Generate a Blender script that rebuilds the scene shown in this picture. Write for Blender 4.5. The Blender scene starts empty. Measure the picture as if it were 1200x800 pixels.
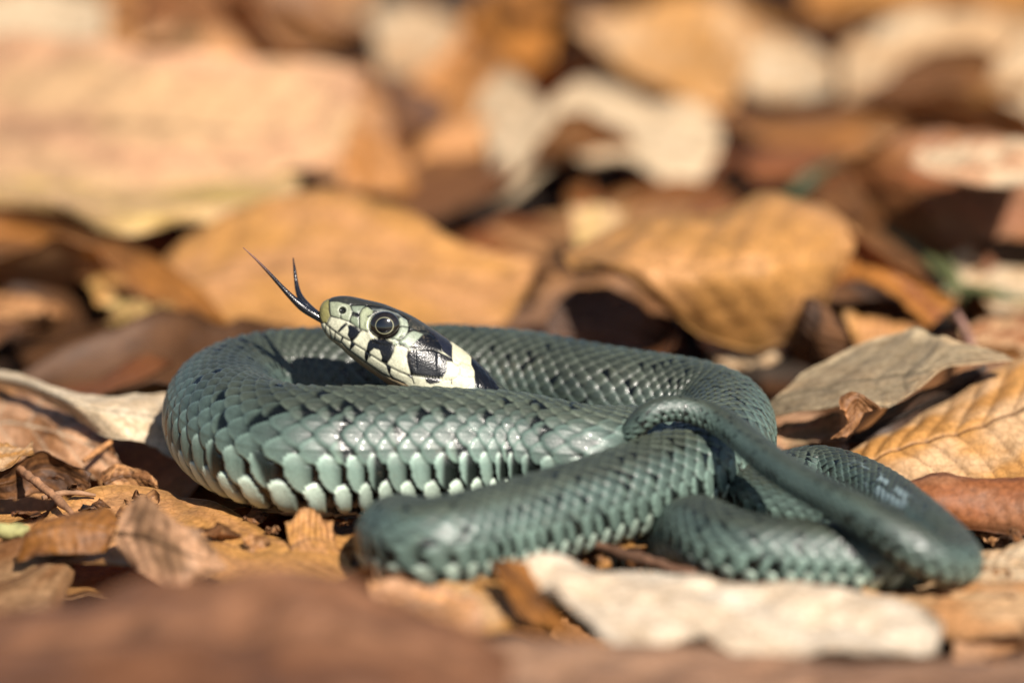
import bpy, math, random
import numpy as np

# ------------------------------------------------------------------ camera, sky, sun
# all modelling is done in centimetres and written to the meshes in metres (factor U)
U = 0.01
TH = math.radians(14.0)          # downward pitch of the camera
D0 = 55.0                        # cm from the lens to the reference point above the coil
PXCM = 75.0                      # photo pixels per cm at that distance
Z0 = 2.75
FWD = np.array([0.0, math.cos(TH), -math.sin(TH)])
UPV = np.array([0.0, math.sin(TH), math.cos(TH)])
RGT = np.array([1.0, 0.0, 0.0])
CAM = np.array([0.0, 0.0, Z0]) - FWD * D0

sc = bpy.context.scene
cam_d = bpy.data.cameras.new("camera")
cam = bpy.data.objects.new("camera", cam_d)
sc.collection.objects.link(cam)
cam.location = CAM * U
cam.rotation_euler = (math.pi / 2 - TH, 0, 0)
cam_d.sensor_width = 36.0
cam_d.lens = 36.0 * D0 / 16.0
cam_d.clip_start = 0.01
cam_d.clip_end = 200.0
cam_d.dof.use_dof = True
cam_d.dof.focus_distance = 56.0 * U
cam_d.dof.aperture_fstop = 7.3
sc.camera = cam

SUN_EL, SUN_AZ = 42.0, 24.0      # azimuth: degrees to the right of the camera's own side
w = bpy.data.worlds.new("World")
sc.world = w
w.use_nodes = True
nt = w.node_tree
bg = nt.nodes["Background"]
sky = nt.nodes.new("ShaderNodeTexSky")
sky.sky_type = 'NISHITA'
sky.sun_disc = False
sky.sun_elevation = math.radians(SUN_EL)
_sd = np.array([math.sin(math.radians(SUN_AZ)) * math.cos(math.radians(SUN_EL)),
                -math.cos(math.radians(SUN_AZ)) * math.cos(math.radians(SUN_EL)),
                math.sin(math.radians(SUN_EL))])
sky.sun_rotation = math.atan2(_sd[0], _sd[1])
nt.links.new(sky.outputs[0], bg.inputs[0])
bg.inputs[1].default_value = 0.05
sun_d = bpy.data.lights.new("sun", 'SUN')
sun_d.energy = 4.8
sun_d.angle = math.radians(0.55)
sun_d.color = (1.0, 0.925, 0.825)
sun = bpy.data.objects.new("sun", sun_d)
sc.collection.objects.link(sun)
from mathutils import Vector
sun.rotation_euler = Vector(tuple(_sd)).to_track_quat('Z', 'Y').to_euler()
sun.location = (0.3, -0.5, 1.5)

sc.view_settings.view_transform = 'Standard'
sc.view_settings.look = 'None'
sc.view_settings.gamma = 1.0
sc.view_settings.exposure = 0.95
sc.render.engine = 'CYCLES'
sc.cycles.max_bounces = 8
sc.cycles.use_denoising = True

# ------------------------------------------------------------------ helpers
rng = np.random.default_rng(7)
random.seed(7)

def ray(px, py):
    return FWD + (px - 600.0) / PXCM / D0 * RGT + (400.0 - py) / PXCM / D0 * UPV
def Z(px, py, z):                 # the point at height z seen at that place of the photo
    r = ray(px, py)
    return CAM + r * ((z - CAM[2]) / r[2])
def Y(px, py, y):                 # the point at depth y
    r = ray(px, py)
    return CAM + r * ((y - CAM[1]) / r[1])
def DD(px, py, d):                # the point at distance d along the view axis
    return CAM + ray(px, py) * d
def P3(x, y, z):
    return np.array([x, y, z], float)
def project(p):
    q = p - CAM
    d = q @ FWD
    return 600 + (q @ RGT) / d * D0 * PXCM, 400 - (q @ UPV) / d * D0 * PXCM

def hash3(i, j, k, seed=0):
    n = (i.astype(np.int64) * 374761393 + j.astype(np.int64) * 668265263 + k.astype(np.int64) * 2147483647 + seed * 1274126177) & 0xFFFFFFFF
    n = ((n ^ (n >> 13)) * 1274126177) & 0xFFFFFFFF
    n = ((n ^ (n >> 15)) * 2246822519) & 0xFFFFFFFF
    return ((n ^ (n >> 16)) & 0xFFFFFF) / float(0xFFFFFF)
def vnoise(p, seed=0):
    p = np.asarray(p, float)
    f0 = np.floor(p); f = p - f0
    f = f * f * (3 - 2 * f)
    i = f0.astype(np.int64)
    r = 0
    for dx in (0, 1):
        for dy in (0, 1):
            for dz in (0, 1):
                h = hash3(i[..., 0] + dx, i[..., 1] + dy, i[..., 2] + dz, seed)
                r = r + h * (f[..., 0] if dx else 1 - f[..., 0]) * (f[..., 1] if dy else 1 - f[..., 1]) * (f[..., 2] if dz else 1 - f[..., 2])
    return r * 2 - 1
def fbm(p, seed=0, octv=3):
    a, r, q = 1.0, 0.0, np.asarray(p, float)
    for o in range(octv):
        r = r + a * vnoise(q, seed + o * 17)
        a *= 0.5; q = q * 2.03
    return r
def lin(c):
    c = np.asarray(c, float) / 255.0
    return np.where(c <= 0.04045, c / 12.92, ((c + 0.055) / 1.055) ** 2.4)
def smooth(a, b, x):
    t = np.clip((x - a) / (b - a), 0, 1)
    return t * t * (3 - 2 * t)

def cubic(ts, pts, tq):           # natural cubic spline through pts (n, k) at parameters ts
    ts = np.asarray(ts, float); pts = np.asarray(pts, float); n = len(ts)
    if n == 2:
        f = ((tq - ts[0]) / (ts[1] - ts[0]))[:, None]
        return pts[0] * (1 - f) + pts[1] * f
    h = np.diff(ts)
    A = np.zeros((n, n)); B = np.zeros_like(pts)
    A[0, 0] = A[-1, -1] = 1
    for i in range(1, n - 1):
        A[i, i - 1] = h[i - 1]; A[i, i] = 2 * (h[i - 1] + h[i]); A[i, i + 1] = h[i]
        B[i] = 6 * ((pts[i + 1] - pts[i]) / h[i] - (pts[i] - pts[i - 1]) / h[i - 1])
    M = np.linalg.solve(A, B)
    k = np.clip(np.searchsorted(ts, tq, side='right') - 1, 0, n - 2)
    hk = h[k][:, None]; a = (ts[k + 1] - tq)[:, None]; b = (tq - ts[k])[:, None]
    return (M[k] * a ** 3 + M[k + 1] * b ** 3) / (6 * hk) + (pts[k] / hk - M[k] * hk / 6) * a + (pts[k + 1] / hk - M[k + 1] * hk / 6) * b
def chord(pts):
    pts = np.asarray(pts, float)
    return np.concatenate([[0], np.cumsum(np.linalg.norm(np.diff(pts, axis=0), axis=1))])

def mesh_np(name, verts, quads, tris=None, cols=None, smooth_shade=True, origin=None):
    """numpy arrays (cm) -> mesh in metres, optional vertex colour attribute Col"""
    v = np.asarray(verts, np.float64)
    if origin is not None:
        v = v - origin
    me = bpy.data.meshes.new(name)
    quads = np.asarray(quads, np.int32).reshape(-1, 4)
    tris = np.zeros((0, 3), np.int32) if tris is None else np.asarray(tris, np.int32).reshape(-1, 3)
    me.vertices.add(len(v)); me.vertices.foreach_set("co", (v * U).astype(np.float32).ravel())
    nl = quads.size + tris.size
    me.loops.add(nl)
    me.loops.foreach_set("vertex_index", np.concatenate([quads.ravel(), tris.ravel()]))
    nf = len(quads) + len(tris)
    me.polygons.add(nf)
    starts = np.concatenate([np.arange(len(quads)) * 4, quads.size + np.arange(len(tris)) * 3]).astype(np.int32)
    me.polygons.foreach_set("loop_start", starts)
    me.polygons.foreach_set("use_smooth", np.full(nf, smooth_shade))
    if cols is not None:
        at = me.color_attributes.new("Col", 'FLOAT_COLOR', 'POINT')
        c4 = np.ones((len(v), 4), np.float32); c4[:, :cols.shape[1]] = cols
        at.data.foreach_set("color", c4.ravel())
    me.update(calc_edges=True)
    me.validate()
    return me
def add(name, me, mat=None, parent=None, loc=None):
    o = bpy.data.objects.new(name, me)
    sc.collection.objects.link(o)
    if mat is not None:
        me.materials.append(mat)
    if loc is not None:
        o.location = np.asarray(loc, float) * U
    if parent is not None:
        o.parent = parent
    return o
def tag(o, label=None, cat=None, group=None, kind=None):
    if label: o["label"] = label
    if cat: o["category"] = cat
    if group: o["group"] = group
    if kind: o["kind"] = kind
    return o
def grid_quads(nu, nv, wrap=False):
    i = np.arange(nu - 1)[:, None]
    j = np.arange(nv if wrap else nv - 1)[None, :]
    j2 = (j + 1) % nv
    return np.stack([i * nv + j, (i + 1) * nv + j, (i + 1) * nv + j2, i * nv + j2], -1).reshape(-1, 4)

# ------------------------------------------------------------------ materials
def new_mat(name):
    m = bpy.data.materials.new(name); m.use_nodes = True
    return m, m.node_tree.nodes, m.node_tree.links, m.node_tree.nodes["Principled BSDF"]
def noise_node(N, L, scale, detail=4, rough=0.6, coord='Object'):
    tc = N.new("ShaderNodeTexCoord"); n = N.new("ShaderNodeTexNoise")
    n.inputs["Scale"].default_value = scale; n.inputs["Detail"].default_value = detail; n.inputs["Roughness"].default_value = rough
    L.new(tc.outputs[coord], n.inputs["Vector"])
    return n
def ramp(N, L, src, stops):
    r = N.new("ShaderNodeValToRGB")
    while len(r.color_ramp.elements) < len(stops):
        r.color_ramp.elements.new(0.5)
    for e, (p, c) in zip(r.color_ramp.elements, stops):
        e.position = p; e.color = (*c, 1) if len(c) == 3 else c
    L.new(src, r.inputs[0])
    return r
def mult(N, L, a, b, fac=1.0):
    m = N.new("ShaderNodeMix"); m.data_type = 'RGBA'; m.blend_type = 'MULTIPLY'
    m.inputs[0].default_value = fac
    L.new(a, m.inputs[6]); L.new(b, m.inputs[7])
    return m.outputs[2]

def mat_leaf():
    m, N, L, B = new_mat("dry_leaf")
    at = N.new("ShaderNodeAttribute"); at.attribute_name = "Col"
    n1 = noise_node(N, L, 900, 5, 0.65); n2 = noise_node(N, L, 220, 4, 0.6)
    r1 = ramp(N, L, n1.outputs[0], [(0.25, (0.72,) * 3), (0.75, (1.2,) * 3)])
    r2 = ramp(N, L, n2.outputs[0], [(0.3, (0.80, 0.76, 0.72)), (0.7, (1.12, 1.12, 1.12))])
    c = mult(N, L, at.outputs["Color"], r1.outputs[0]); c = mult(N, L, c, r2.outputs[0])
    vo = N.new("ShaderNodeTexVoronoi"); vo.feature = 'DISTANCE_TO_EDGE'; vo.inputs["Scale"].default_value = 620
    wn = noise_node(N, L, 300, 3, 0.5); wm = N.new("ShaderNodeVectorMath"); wm.operation = 'MULTIPLY_ADD'
    wm.inputs[1].default_value = (0.002, 0.002, 0.002); L.new(wn.outputs["Color"], wm.inputs[0])
    tc = N.new("ShaderNodeTexCoord"); L.new(tc.outputs["Object"], wm.inputs[2]); L.new(wm.outputs[0], vo.inputs["Vector"])
    rv = ramp(N, L, vo.outputs["Distance"], [(0.0, (0.80, 0.77, 0.72)), (0.12, (1.03, 1.03, 1.03))])
    c = mult(N, L, c, rv.outputs[0])
    L.new(c, B.inputs["Base Color"])
    B.inputs["Roughness"].default_value = 0.52
    B.inputs["Specular IOR Level"].default_value = 0.35
    tr = N.new("ShaderNodeBsdfTranslucent")
    hs = N.new("ShaderNodeHueSaturation"); hs.inputs["Saturation"].default_value = 1.35; hs.inputs["Value"].default_value = 0.9
    L.new(c, hs.inputs["Color"]); L.new(hs.outputs[0], tr.inputs["Color"])
    mx = N.new("ShaderNodeMixShader"); mx.inputs[0].default_value = 0.40
    bmp = N.new("ShaderNodeBump"); bmp.inputs["Strength"].default_value = 0.5; bmp.inputs["Distance"].default_value = 0.0004
    L.new(n1.outputs[0], bmp.inputs["Height"]); L.new(bmp.outputs[0], B.inputs["Normal"])
    L.new(B.outputs[0], mx.inputs[1]); L.new(tr.outputs[0], mx.inputs[2])
    L.new(mx.outputs[0], N["Material Output"].inputs[0])
    return m
def mat_col(name, rough, bump_scale=None, bump=0.0, spec=0.5, coat=0.0, noise_amt=0.0):
    m, N, L, B = new_mat(name)
    at = N.new("ShaderNodeAttribute"); at.attribute_name = "Col"
    c = at.outputs["Color"]
    if bump_scale:
        n = noise_node(N, L, bump_scale, 4, 0.6)
        if noise_amt:
            r = ramp(N, L, n.outputs[0], [(0.25, (1 - noise_amt,) * 3), (0.75, (1 + noise_amt,) * 3)])
            c = mult(N, L, c, r.outputs[0])
        b = N.new("ShaderNodeBump"); b.inputs["Strength"].default_value = bump; b.inputs["Distance"].default_value = 0.0002
        L.new(n.outputs[0], b.inputs["Height"]); L.new(b.outputs[0], B.inputs["Normal"])
    L.new(c, B.inputs["Base Color"])
    B.inputs["Roughness"].default_value = rough
    B.inputs["Specular IOR Level"].default_value = spec
    B.inputs["Coat Weight"].default_value = coat
    B.inputs["Coat Roughness"].default_value = 0.08
    return m
def mat_soil():
    m, N, L, B = new_mat("forest_soil")
    n1 = noise_node(N, L, 160, 6, 0.65); n2 = noise_node(N, L, 14, 4, 0.6)
    r1 = ramp(N, L, n1.outputs[0], [(0.25, (0.012, 0.008, 0.005)), (0.55, (0.045, 0.027, 0.016)), (0.8, (0.10, 0.062, 0.036))])
    r2 = ramp(N, L, n2.outputs[0], [(0.3, (0.7,) * 3), (0.7, (1.15,) * 3)])
    L.new(mult(N, L, r1.outputs[0], r2.outputs[0]), B.inputs["Base Color"])
    B.inputs["Roughness"].default_value = 0.9
    b = N.new("ShaderNodeBump"); b.inputs["Strength"].default_value = 0.8; b.inputs["Distance"].default_value = 0.003
    L.new(n1.outputs[0], b.inputs["Height"]); L.new(b.outputs[0], B.inputs["Normal"])
    return m

LEAF = mat_leaf()
def add_dust(m):
    N, L = m.node_tree.nodes, m.node_tree.links
    B = N["Principled BSDF"]; src = B.inputs["Base Color"].links[0].from_socket
    n = noise_node(N, L, 1500, 3, 0.7); n2 = noise_node(N, L, 90, 3, 0.6)
    mm = N.new("ShaderNodeMath"); mm.operation = 'MULTIPLY'; L.new(n.outputs[0], mm.inputs[0]); L.new(n2.outputs[0], mm.inputs[1])
    r = ramp(N, L, mm.outputs[0], [(0.33, (0, 0, 0)), (0.45, (0.28, 0.28, 0.28))])
    mx = N.new("ShaderNodeMix"); mx.data_type = 'RGBA'; L.new(r.outputs[0], mx.inputs[0]); L.new(src, mx.inputs[6]); mx.inputs[7].default_value = (0.16, 0.13, 0.09, 1)
    L.new(mx.outputs[2], B.inputs["Base Color"])
SKIN = mat_col("snake_skin", 0.43, 3200, 0.3, 0.5, 0.06, 0.22)
add_dust(SKIN)
def gloss_on_black(m):          # the black plates are smoother and shinier than the keeled scales
    N, L = m.node_tree.nodes, m.node_tree.links
    at = N.new("ShaderNodeAttribute"); at.attribute_name = "Col"
    bw = N.new("ShaderNodeRGBToBW"); L.new(at.outputs["Color"], bw.inputs[0])
    mr = N.new("ShaderNodeMapRange"); mr.inputs[1].default_value = 0.008; mr.inputs[2].default_value = 0.03; mr.inputs[3].default_value = 0.24; mr.inputs[4].default_value = 0.43
    L.new(bw.outputs[0], mr.inputs[0]); L.new(mr.outputs[0], N["Principled BSDF"].inputs["Roughness"])
gloss_on_black(SKIN)
GLOSS = mat_col("wet_eye", 0.12, None, 0, 0.5, 1.0)
GLOSS.node_tree.nodes["Principled BSDF"].inputs["Coat Roughness"].default_value = 0.02
TONGUE = mat_col("wet_tongue", 0.22, 3000, 0.3, 0.6, 0.5)
WOOD = mat_col("twig_bark", 0.75, 1800, 0.6, 0.3, 0.0, 0.3)
SOIL = mat_soil()

# ------------------------------------------------------------------ the ground
def build_ground():
    n = 161
    t = np.linspace(-1, 1, n)
    ax = np.sign(t) * (np.abs(t) * 40 + np.abs(t) ** 7 * 1960)     # fine near the snake, reaching 20 m out
    X, Yv = np.meshgrid(ax, ax + 20, indexing='ij')
    p = np.stack([X, Yv, np.zeros_like(X)], -1)
    near = np.exp(-(X ** 2 + (Yv - 15) ** 2) / 90 ** 2)
    z = -1.9 + 0.8 * fbm(p * 0.07, 3) * near + 0.35 * fbm(p * 0.3, 9) * near
    clear = np.exp(-((X / 9) ** 2 + ((Yv + 1) / 6) ** 2))           # a hollow where the animal lies
    z = z * (1 - clear) + (-2.1) * clear
    p[..., 2] = z
    o = add("ground", mesh_np("ground", p.reshape(-1, 3), grid_quads(n, n)[:, ::-1]), SOIL)
    tag(o, "dark forest soil under the fallen leaves", None, None, "structure")
build_ground()

# ------------------------------------------------------------------ the snake
NA = 240
def build_snake():
    # body centre line, head to tail: (point, radius)
    ctl = [
        (DD(562, 470, 56.9), 0.46), (DD(592, 505, 56.8), 0.47), (DD(640, 530, 56.9), 0.50),
        (P3(1.35, 1.62, 0.62), 0.54), (P3(2.05, 1.35, 0.70), 0.60), (P3(2.30, 0.70, 0.80), 0.64),
        (P3(1.95, 0.22, 0.92), 0.70),
        (Z(690, 535, 1.00), 0.80), (Z(610, 530, 1.02), 0.92), (Z(520, 530, 1.02), 1.0), (Z(430, 531, 1.02), 1.04), (Z(350, 530, 1.02), 1.04),
        (Z(294, 516, 1.02), 1.02), (Z(264, 490, 1.0), 0.98), (Z(283, 464, 1.0), 0.95), (Z(335, 452, 1.0), 0.94), (Z(420, 449, 1.0), 0.93),
        (Z(520, 445, 1.0), 0.92), (Z(620, 452, 0.97), 0.90), (Z(710, 467, 0.92), 0.87), (Z(790, 477, 0.88), 0.84),
        (Z(835, 487, 0.86), 0.82), (Z(850, 508, 0.84), 0.80), (Z(838, 535, 0.82), 0.78),
        (Z(795, 556, 0.78), 0.75), (Z(730, 580, 0.74), 0.73), (Z(655, 603, 0.71), 0.71), (Z(570, 626, 0.70), 0.70), (Z(502, 638, 0.68), 0.68),
        (P3(-1.66, -3.15, 0.50), 0.66), (P3(-1.15, -2.25, 0.10), 0.64), (P3(-0.1, -1.75, -0.25), 0.62), (P3(1.0, -1.0, -0.50), 0.60), (P3(2.1, -1.1, -0.3), 0.585),
        (P3(2.72, -2.1, 0.25), 0.57),
        (Z(829, 628, 0.53), 0.55), (Z(868, 643, 0.52), 0.545), (Z(930, 650, 0.48), 0.53), (Z(1000, 655, 0.42), 0.50), (Z(1058, 655, 0.36), 0.47),
        (P3(6.05, -3.0, 0.32), 0.45), (P3(5.5, -2.35, 0.38), 0.44), (P3(4.7, -1.75, 0.44), 0.435), (P3(3.95, -1.15, 0.48), 0.43),
        (P3(3.75, -0.45, 0.47), 0.425), (P3(4.15, 0.05, 0.45), 0.42),
        (Z(955, 553, 0.44), 0.42), (Z(1010, 567, 0.46), 0.41), (Z(1062, 600, 0.50), 0.40), (Z(1105, 636, 0.52), 0.385),
        (Z(1120, 660, 0.48), 0.37), (Z(1095, 655, 0.66), 0.35),
        (Z(1035, 619, 1.08), 0.30), (Z(955, 574, 1.36), 0.265), (Z(880, 522, 1.56), 0.24), (Z(830, 488, 1.76), 0.22), (Z(790, 479, 1.86), 0.205),
        (Z(758, 488, 1.76), 0.20), (Z(738, 512, 1.40), 0.18), (P3(1.62, 0.1, 0.95), 0.13), (P3(1.5, 0.25, 0.6), 0.07),
    ]
    pts = np.array([c[0] for c in ctl]); rad = np.array([c[1] for c in ctl])
    s_k = chord(pts)
    # dense sampling, coarser where the body is buried under itself
    fine = np.linspace(0, s_k[-1], 6000)
    c0 = cubic(s_k, pts, fine)
    sl = chord(c0)
    hid = [(s_k[3] - 0.3, s_k[7] - 0.8), (s_k[30], s_k[34] - 0.4)]
    s, cur = [], 0.9
    lut = lambda x: np.interp(x, fine, sl)
    hid = [(lut(a), lut(b)) for a, b in hid]
    cur = 0.9
    while cur < sl[-1]:
        s.append(cur)
        cur += 0.09 if any(a < cur < b for a, b in hid) else 0.0275
    s = np.array(s)
    par = np.interp(s, sl, fine)
    C = cubic(s_k, pts, par)
    eps = 0.02
    T = cubic(s_k, pts, np.clip(par + eps, 0, s_k[-1])) - cubic(s_k, pts, np.clip(par - eps, 0, s_k[-1]))
    T /= np.linalg.norm(T, axis=1)[:, None]
    Rr = np.interp(par, s_k, rad)
    ci = np.interp(par, s_k, np.arange(len(s_k)))
    Zax = np.array([0, 0, 1.0])
    S = np.cross(T, Zax); S /= np.linalg.norm(S, axis=1)[:, None]
    Upb = np.cross(S, T)
    Upv = Upb * Rr[:, None]; Sv = S * Rr[:, None]
    # ---- head slices: (top px, bottom px, half width px) in the plane across the view
    dh = 56.75
    k = D0 * PXCM / dh                                              # px per cm there
    sl_h = [((374.6, 364), (375.0, 371), 4), ((374.9, 360.5), (375.6, 378), 9), ((377, 356), (377.4, 384), 13), ((381, 352), (380.5, 390), 16.5),
            ((387, 349), (386, 397), 20), ((399, 346.6), (394.5, 403.5), 25), ((414, 347.7), (404.5, 412.5), 29), ((431, 351.4), (415.5, 422), 33),
            ((449, 355.8), (428.5, 432), 37), ((462, 360.8), (441, 440.5), 40.5), ((475, 366), (452.5, 448.5), 43), ((487.5, 372.6), (464, 456), 44),
            ((505, 383.5), (480, 466), 43), ((526, 398), (498, 476), 40), ((549, 414.5), (518, 487), 37)]
    keyC, keyU, keyS, key2 = [], [], [], []
    for a, b, wd in sl_h:
        a = np.array(a); b = np.array(b)
        m = (a + b) / 2
        keyC.append(DD(m[0], m[1], dh))
        uv = (a - b) / 2 / k
        keyU.append(RGT * uv[0] - UPV * uv[1])
        keyS.append(-FWD * wd / k)
    nh = len(keyC)
    for i in np.searchsorted(s, [0.9, 1.25, 1.6]):
        keyC.append(C[i]); keyU.append(Upv[i]); keyS.append(Sv[i])
    i_join = int(np.searchsorted(s, 1.6))
    keyC, keyU, keyS = map(np.array, (keyC, keyU, keyS))
    tk = chord(keyC); tk = tk + np.arange(len(tk)) * 1e-4
    th = np.concatenate([np.linspace(0, 0.12, 14)[:-1], np.arange(0.12, tk[-1] - 0.012, 0.0125)])
    hC, hU, hS = cubic(tk, keyC, th), cubic(tk, keyU, th), cubic(tk, keyS, th)
    C = np.concatenate([hC, C[i_join:]]); Upv = np.concatenate([hU, Upv[i_join:]]); Sv = np.concatenate([hS, Sv[i_join:]])
    NH = len(hC)
    t_neck = tk[nh - 1]
    Rr = np.concatenate([np.linalg.norm(hU, axis=1) * 0.5 + np.linalg.norm(hS, axis=1) * 0.5, Rr[i_join:]])
    ci = np.concatenate([np.zeros(NH), ci[i_join:]])
    sb = chord(C)
    nr = len(C)
    tt = np.concatenate([th, np.full(nr - NH, 99.0)])
    headf = 1 - smooth(t_neck - 0.25, t_neck + 0.6, tt)              # 1 on the head, 0 on the body
    al = np.linspace(-math.pi, math.pi, NA, endpoint=False)
    ca, sa = np.cos(al)[None, :], np.sin(al)[None, :]
    hf = headf[:, None]
    pw = 1 - 0.2 * hf
    fu = np.sign(ca) * np.abs(ca) ** pw
    fw = np.sign(sa) * np.abs(sa) ** (1 - 0.12 * hf) * (1 - 0.15 * hf * ca) * (1 + 0.02 * (1 - hf))
    fu = np.where((ca < 0) & (hf < 0.5), -np.abs(ca) ** 0.9 * 0.94, fu)   # flatter belly
    V = C[:, None] + Upv[:, None] * fu[..., None] + Sv[:, None] * fw[..., None]
    nrm = Upv[:, None] * ca[..., None] / np.maximum(np.linalg.norm(Upv, axis=1), 1e-3)[:, None, None] + Sv[:, None] * sa[..., None] / np.maximum(np.linalg.norm(Sv, axis=1), 1e-3)[:, None, None]
    nrm /= np.linalg.norm(nrm, axis=2)[..., None]
    # ---- lattice of scales over the body
    kap = np.linalg.norm(np.gradient(np.gradient(C, axis=0) / np.maximum(np.gradient(sb), 1e-6)[:, None], axis=0), axis=1) / np.maximum(np.gradient(sb), 1e-6)
    kap = np.convolve(np.pad(np.minimum(kap, 3), 40, mode='edge'), np.ones(81) / 81, 'valid')
    zone = np.interp(ci, [0, 3, 8, 12, 15, 20, 24, 26.5, 27.5, 30.5, 33, 35, 46, 60], [0.85, 0.86, 0.88, 0.82, 0.68, 0.70, 0.90, 0.86, 0.64, 0.62, 0.8, 0.95, 1.10, 1.15])
    Pp = 0.415 * zone * np.clip(Rr, 0.12, 2) ** 0.7 / (1 + 0.30 * kap * Rr * (np.arange(nr) > NH))
    n = np.concatenate([[0], np.cumsum(np.diff(sb) / (0.5 * (Pp[1:] + Pp[:-1])))])[:, None] + np.zeros((1, NA))
    widths = [4, 8.5, 9, 9.5, 10, 10.5, 12, 14, 18, 42]
    edge = np.cumsum(widths)                                         # degrees
    mids = np.concatenate([[0], (edge[:-1] + edge[1:]) / 2])
    roll = np.radians(np.interp(ci, [0, 5, 8, 12, 14, 16, 20, 23, 25, 29, 60], [0, 0, -1, 0, 14, 28, 26, 8, 0, 0, 2]))
    alr = np.mod(al[None, :] - roll[:, None] + math.pi, 2 * math.pi) - math.pi
    A = np.degrees(np.abs(alr))
    rho = np.interp(A, np.concatenate([mids, [edge[-1], 200]]), np.concatenate([np.arange(10), [9.5, 9.5 + 5]]))
    rho = np.sign(alr) * rho
    wob = vnoise(np.stack([n * 0.5, rho * 0.5, np.zeros_like(n)], -1), 5) * 0.06
    n2 = n + wob
    rho2 = rho + vnoise(np.stack([n * 0.6, rho * 0.6, np.ones_like(n) * 7], -1), 6) * 0.06
    H = np.full(n.shape, -0.25); G = np.full(n.shape, 2.0); ROW = np.zeros(n.shape); HSH = np.zeros(n.shape); AA = np.zeros(n.shape); HS2 = np.zeros(n.shape); BB = np.zeros(n.shape)
    f0 = np.floor(rho2)
    for dr in (-1, 0, 1, 2):
        row = f0 + dr
        ar = np.abs(row)
        q = n2 - 0.5 * (np.mod(row, 2))
        k0 = np.round(q)
        for dk in (-1, 0, 1):
            kk = k0 + dk
            a = q - kk
            b = rho2 - row
            a = np.where(ar >= 8, a + 0.16 * b * np.sign(row), a)
            h1 = hash3(row + 50, kk, np.zeros_like(kk), 11); h2 = hash3(row + 50, kk, np.ones_like(kk), 23)
            size = 1 - 0.08 * h1
            la = np.where(ar >= 9, np.where(a > 0, 0.38, 0.33), np.where(ar >= 8, np.where(a > 0, 0.47, 0.37), np.where(ar >= 7, np.where(a > 0, 0.56, 0.48), np.where(a > 0, 0.60, 0.58)))) * size
            wb = np.where(ar >= 9, 0.60, np.where(ar >= 8, 0.82, np.where(ar >= 7, 0.92, 0.97))) * size
            ex = np.where(ar >= 9, 2.5, np.where(ar >= 8, 1.9, 1.5))
            g = (np.abs(a) / la) ** ex + (np.abs(b) / wb) ** ex
            ok = (g < 1) & (ar <= 9)
            base = 0.25 + 0.75 * np.clip((a + 0.55) / 1.15, 0, 1) + 0.10 * (h2 - 0.5)
            h = base * (1 - 0.10 * g - 0.30 * g ** 7) + 0.20 * np.exp(-(b / 0.085) ** 2) * (ar < 8) * smooth(-0.5, 0.3, a) * (1 - g)
            better = ok & (h > H)
            H = np.where(better, h, H); G = np.where(better, g, G); ROW = np.where(better, ar, ROW)
            HSH = np.where(better, h1, HSH); HS2 = np.where(better, h2, HS2); AA = np.where(better, a, AA); BB = np.where(better, b * np.sign(row + 0.01), BB)
    inside = G < 1.5
    vent = np.abs(rho) > 9.55
    vq = np.mod(n, 1.0)
    Hv = 0.2 + 0.5 * vq
    H = np.where(vent, Hv, H)
    # ---- body colours (linear albedo)
    olive = np.array([0.037, 0.045, 0.033]); teal = np.array([0.050, 0.074, 0.063]); mint = np.array([0.140, 0.205, 0.170]); pale = np.array([0.42, 0.51, 0.42])
    rr = np.where(inside, ROW + 0.35 * np.abs(BB), 0)
    tab = np.array([olive * 0.92, olive, olive * 1.02, olive * 1.05, (olive * 0.6 + teal * 0.4), teal, teal * 1.15, teal * 0.6 + mint * 0.35, mint * 0.95, pale, pale])
    calm = np.interp(ci, [0, 7, 12, 15, 20, 24, 30, 40, 60], [0.9, 1.0, 1.0, 0.70, 0.66, 0.94, 1.0, 0.95, 0.8])[:, None]
    lum = np.interp(ci, [0, 7, 12, 15, 20, 24, 30, 40, 60], [0.8, 0.98, 0.98, 0.76, 0.66, 0.84, 0.88, 0.80, 0.86])[:, None, None]
    rr = np.where(rr > 4, 4 + (rr - 4) * np.clip((calm - 0.5) * 2, 0.3, 1), rr)
    COL = np.stack([np.interp(rr, np.arange(11), tab[:, c]) for c in range(3)], -1)
    COL = COL * (0.78 + 0.36 * HSH)[..., None] * lum
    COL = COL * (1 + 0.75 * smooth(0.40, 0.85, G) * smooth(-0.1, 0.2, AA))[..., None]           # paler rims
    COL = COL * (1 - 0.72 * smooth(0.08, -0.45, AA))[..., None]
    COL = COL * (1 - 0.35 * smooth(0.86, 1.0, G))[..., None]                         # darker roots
    patch = fbm(np.stack([n * 0.23, rho * 0.25, np.zeros_like(n)], -1), 31)
    COL = COL * (1 + 0.26 * patch)[..., None]
    skin = np.array([0.008, 0.008, 0.008])
    COL = np.where(inside[..., None], COL, skin)
    # black flecks set in loose rows along the flank
    spot = ((HS2 < 0.10) & (ROW < 9)) | ((HS2 < 0.27) & ((ROW == 4) | (ROW == 6) | (ROW == 8)))
    sm = spot * smooth(0.26, 0.02, AA + 0.18 * np.sign(HSH - 0.5) * BB)
    COL = COL * (1 - 0.93 * sm)[..., None]
    yel = spot * smooth(0.0, 0.12, AA) * smooth(0.45, 0.2, AA) * (ROW < 8)
    COL = COL * (1 + yel[..., None] * np.array([0.08, 0.06, 0.0]))
    # lower part of the first row goes cream, belly is chequered black
    cream = (ROW >= 9) & inside
    COL = np.where((cream & (BB > 0.25))[..., None], COL * np.array([1.08, 1.0, 0.86]), COL)
    chk = np.mod(np.floor(n) + (rho > 0), 2)[..., None]
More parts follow.
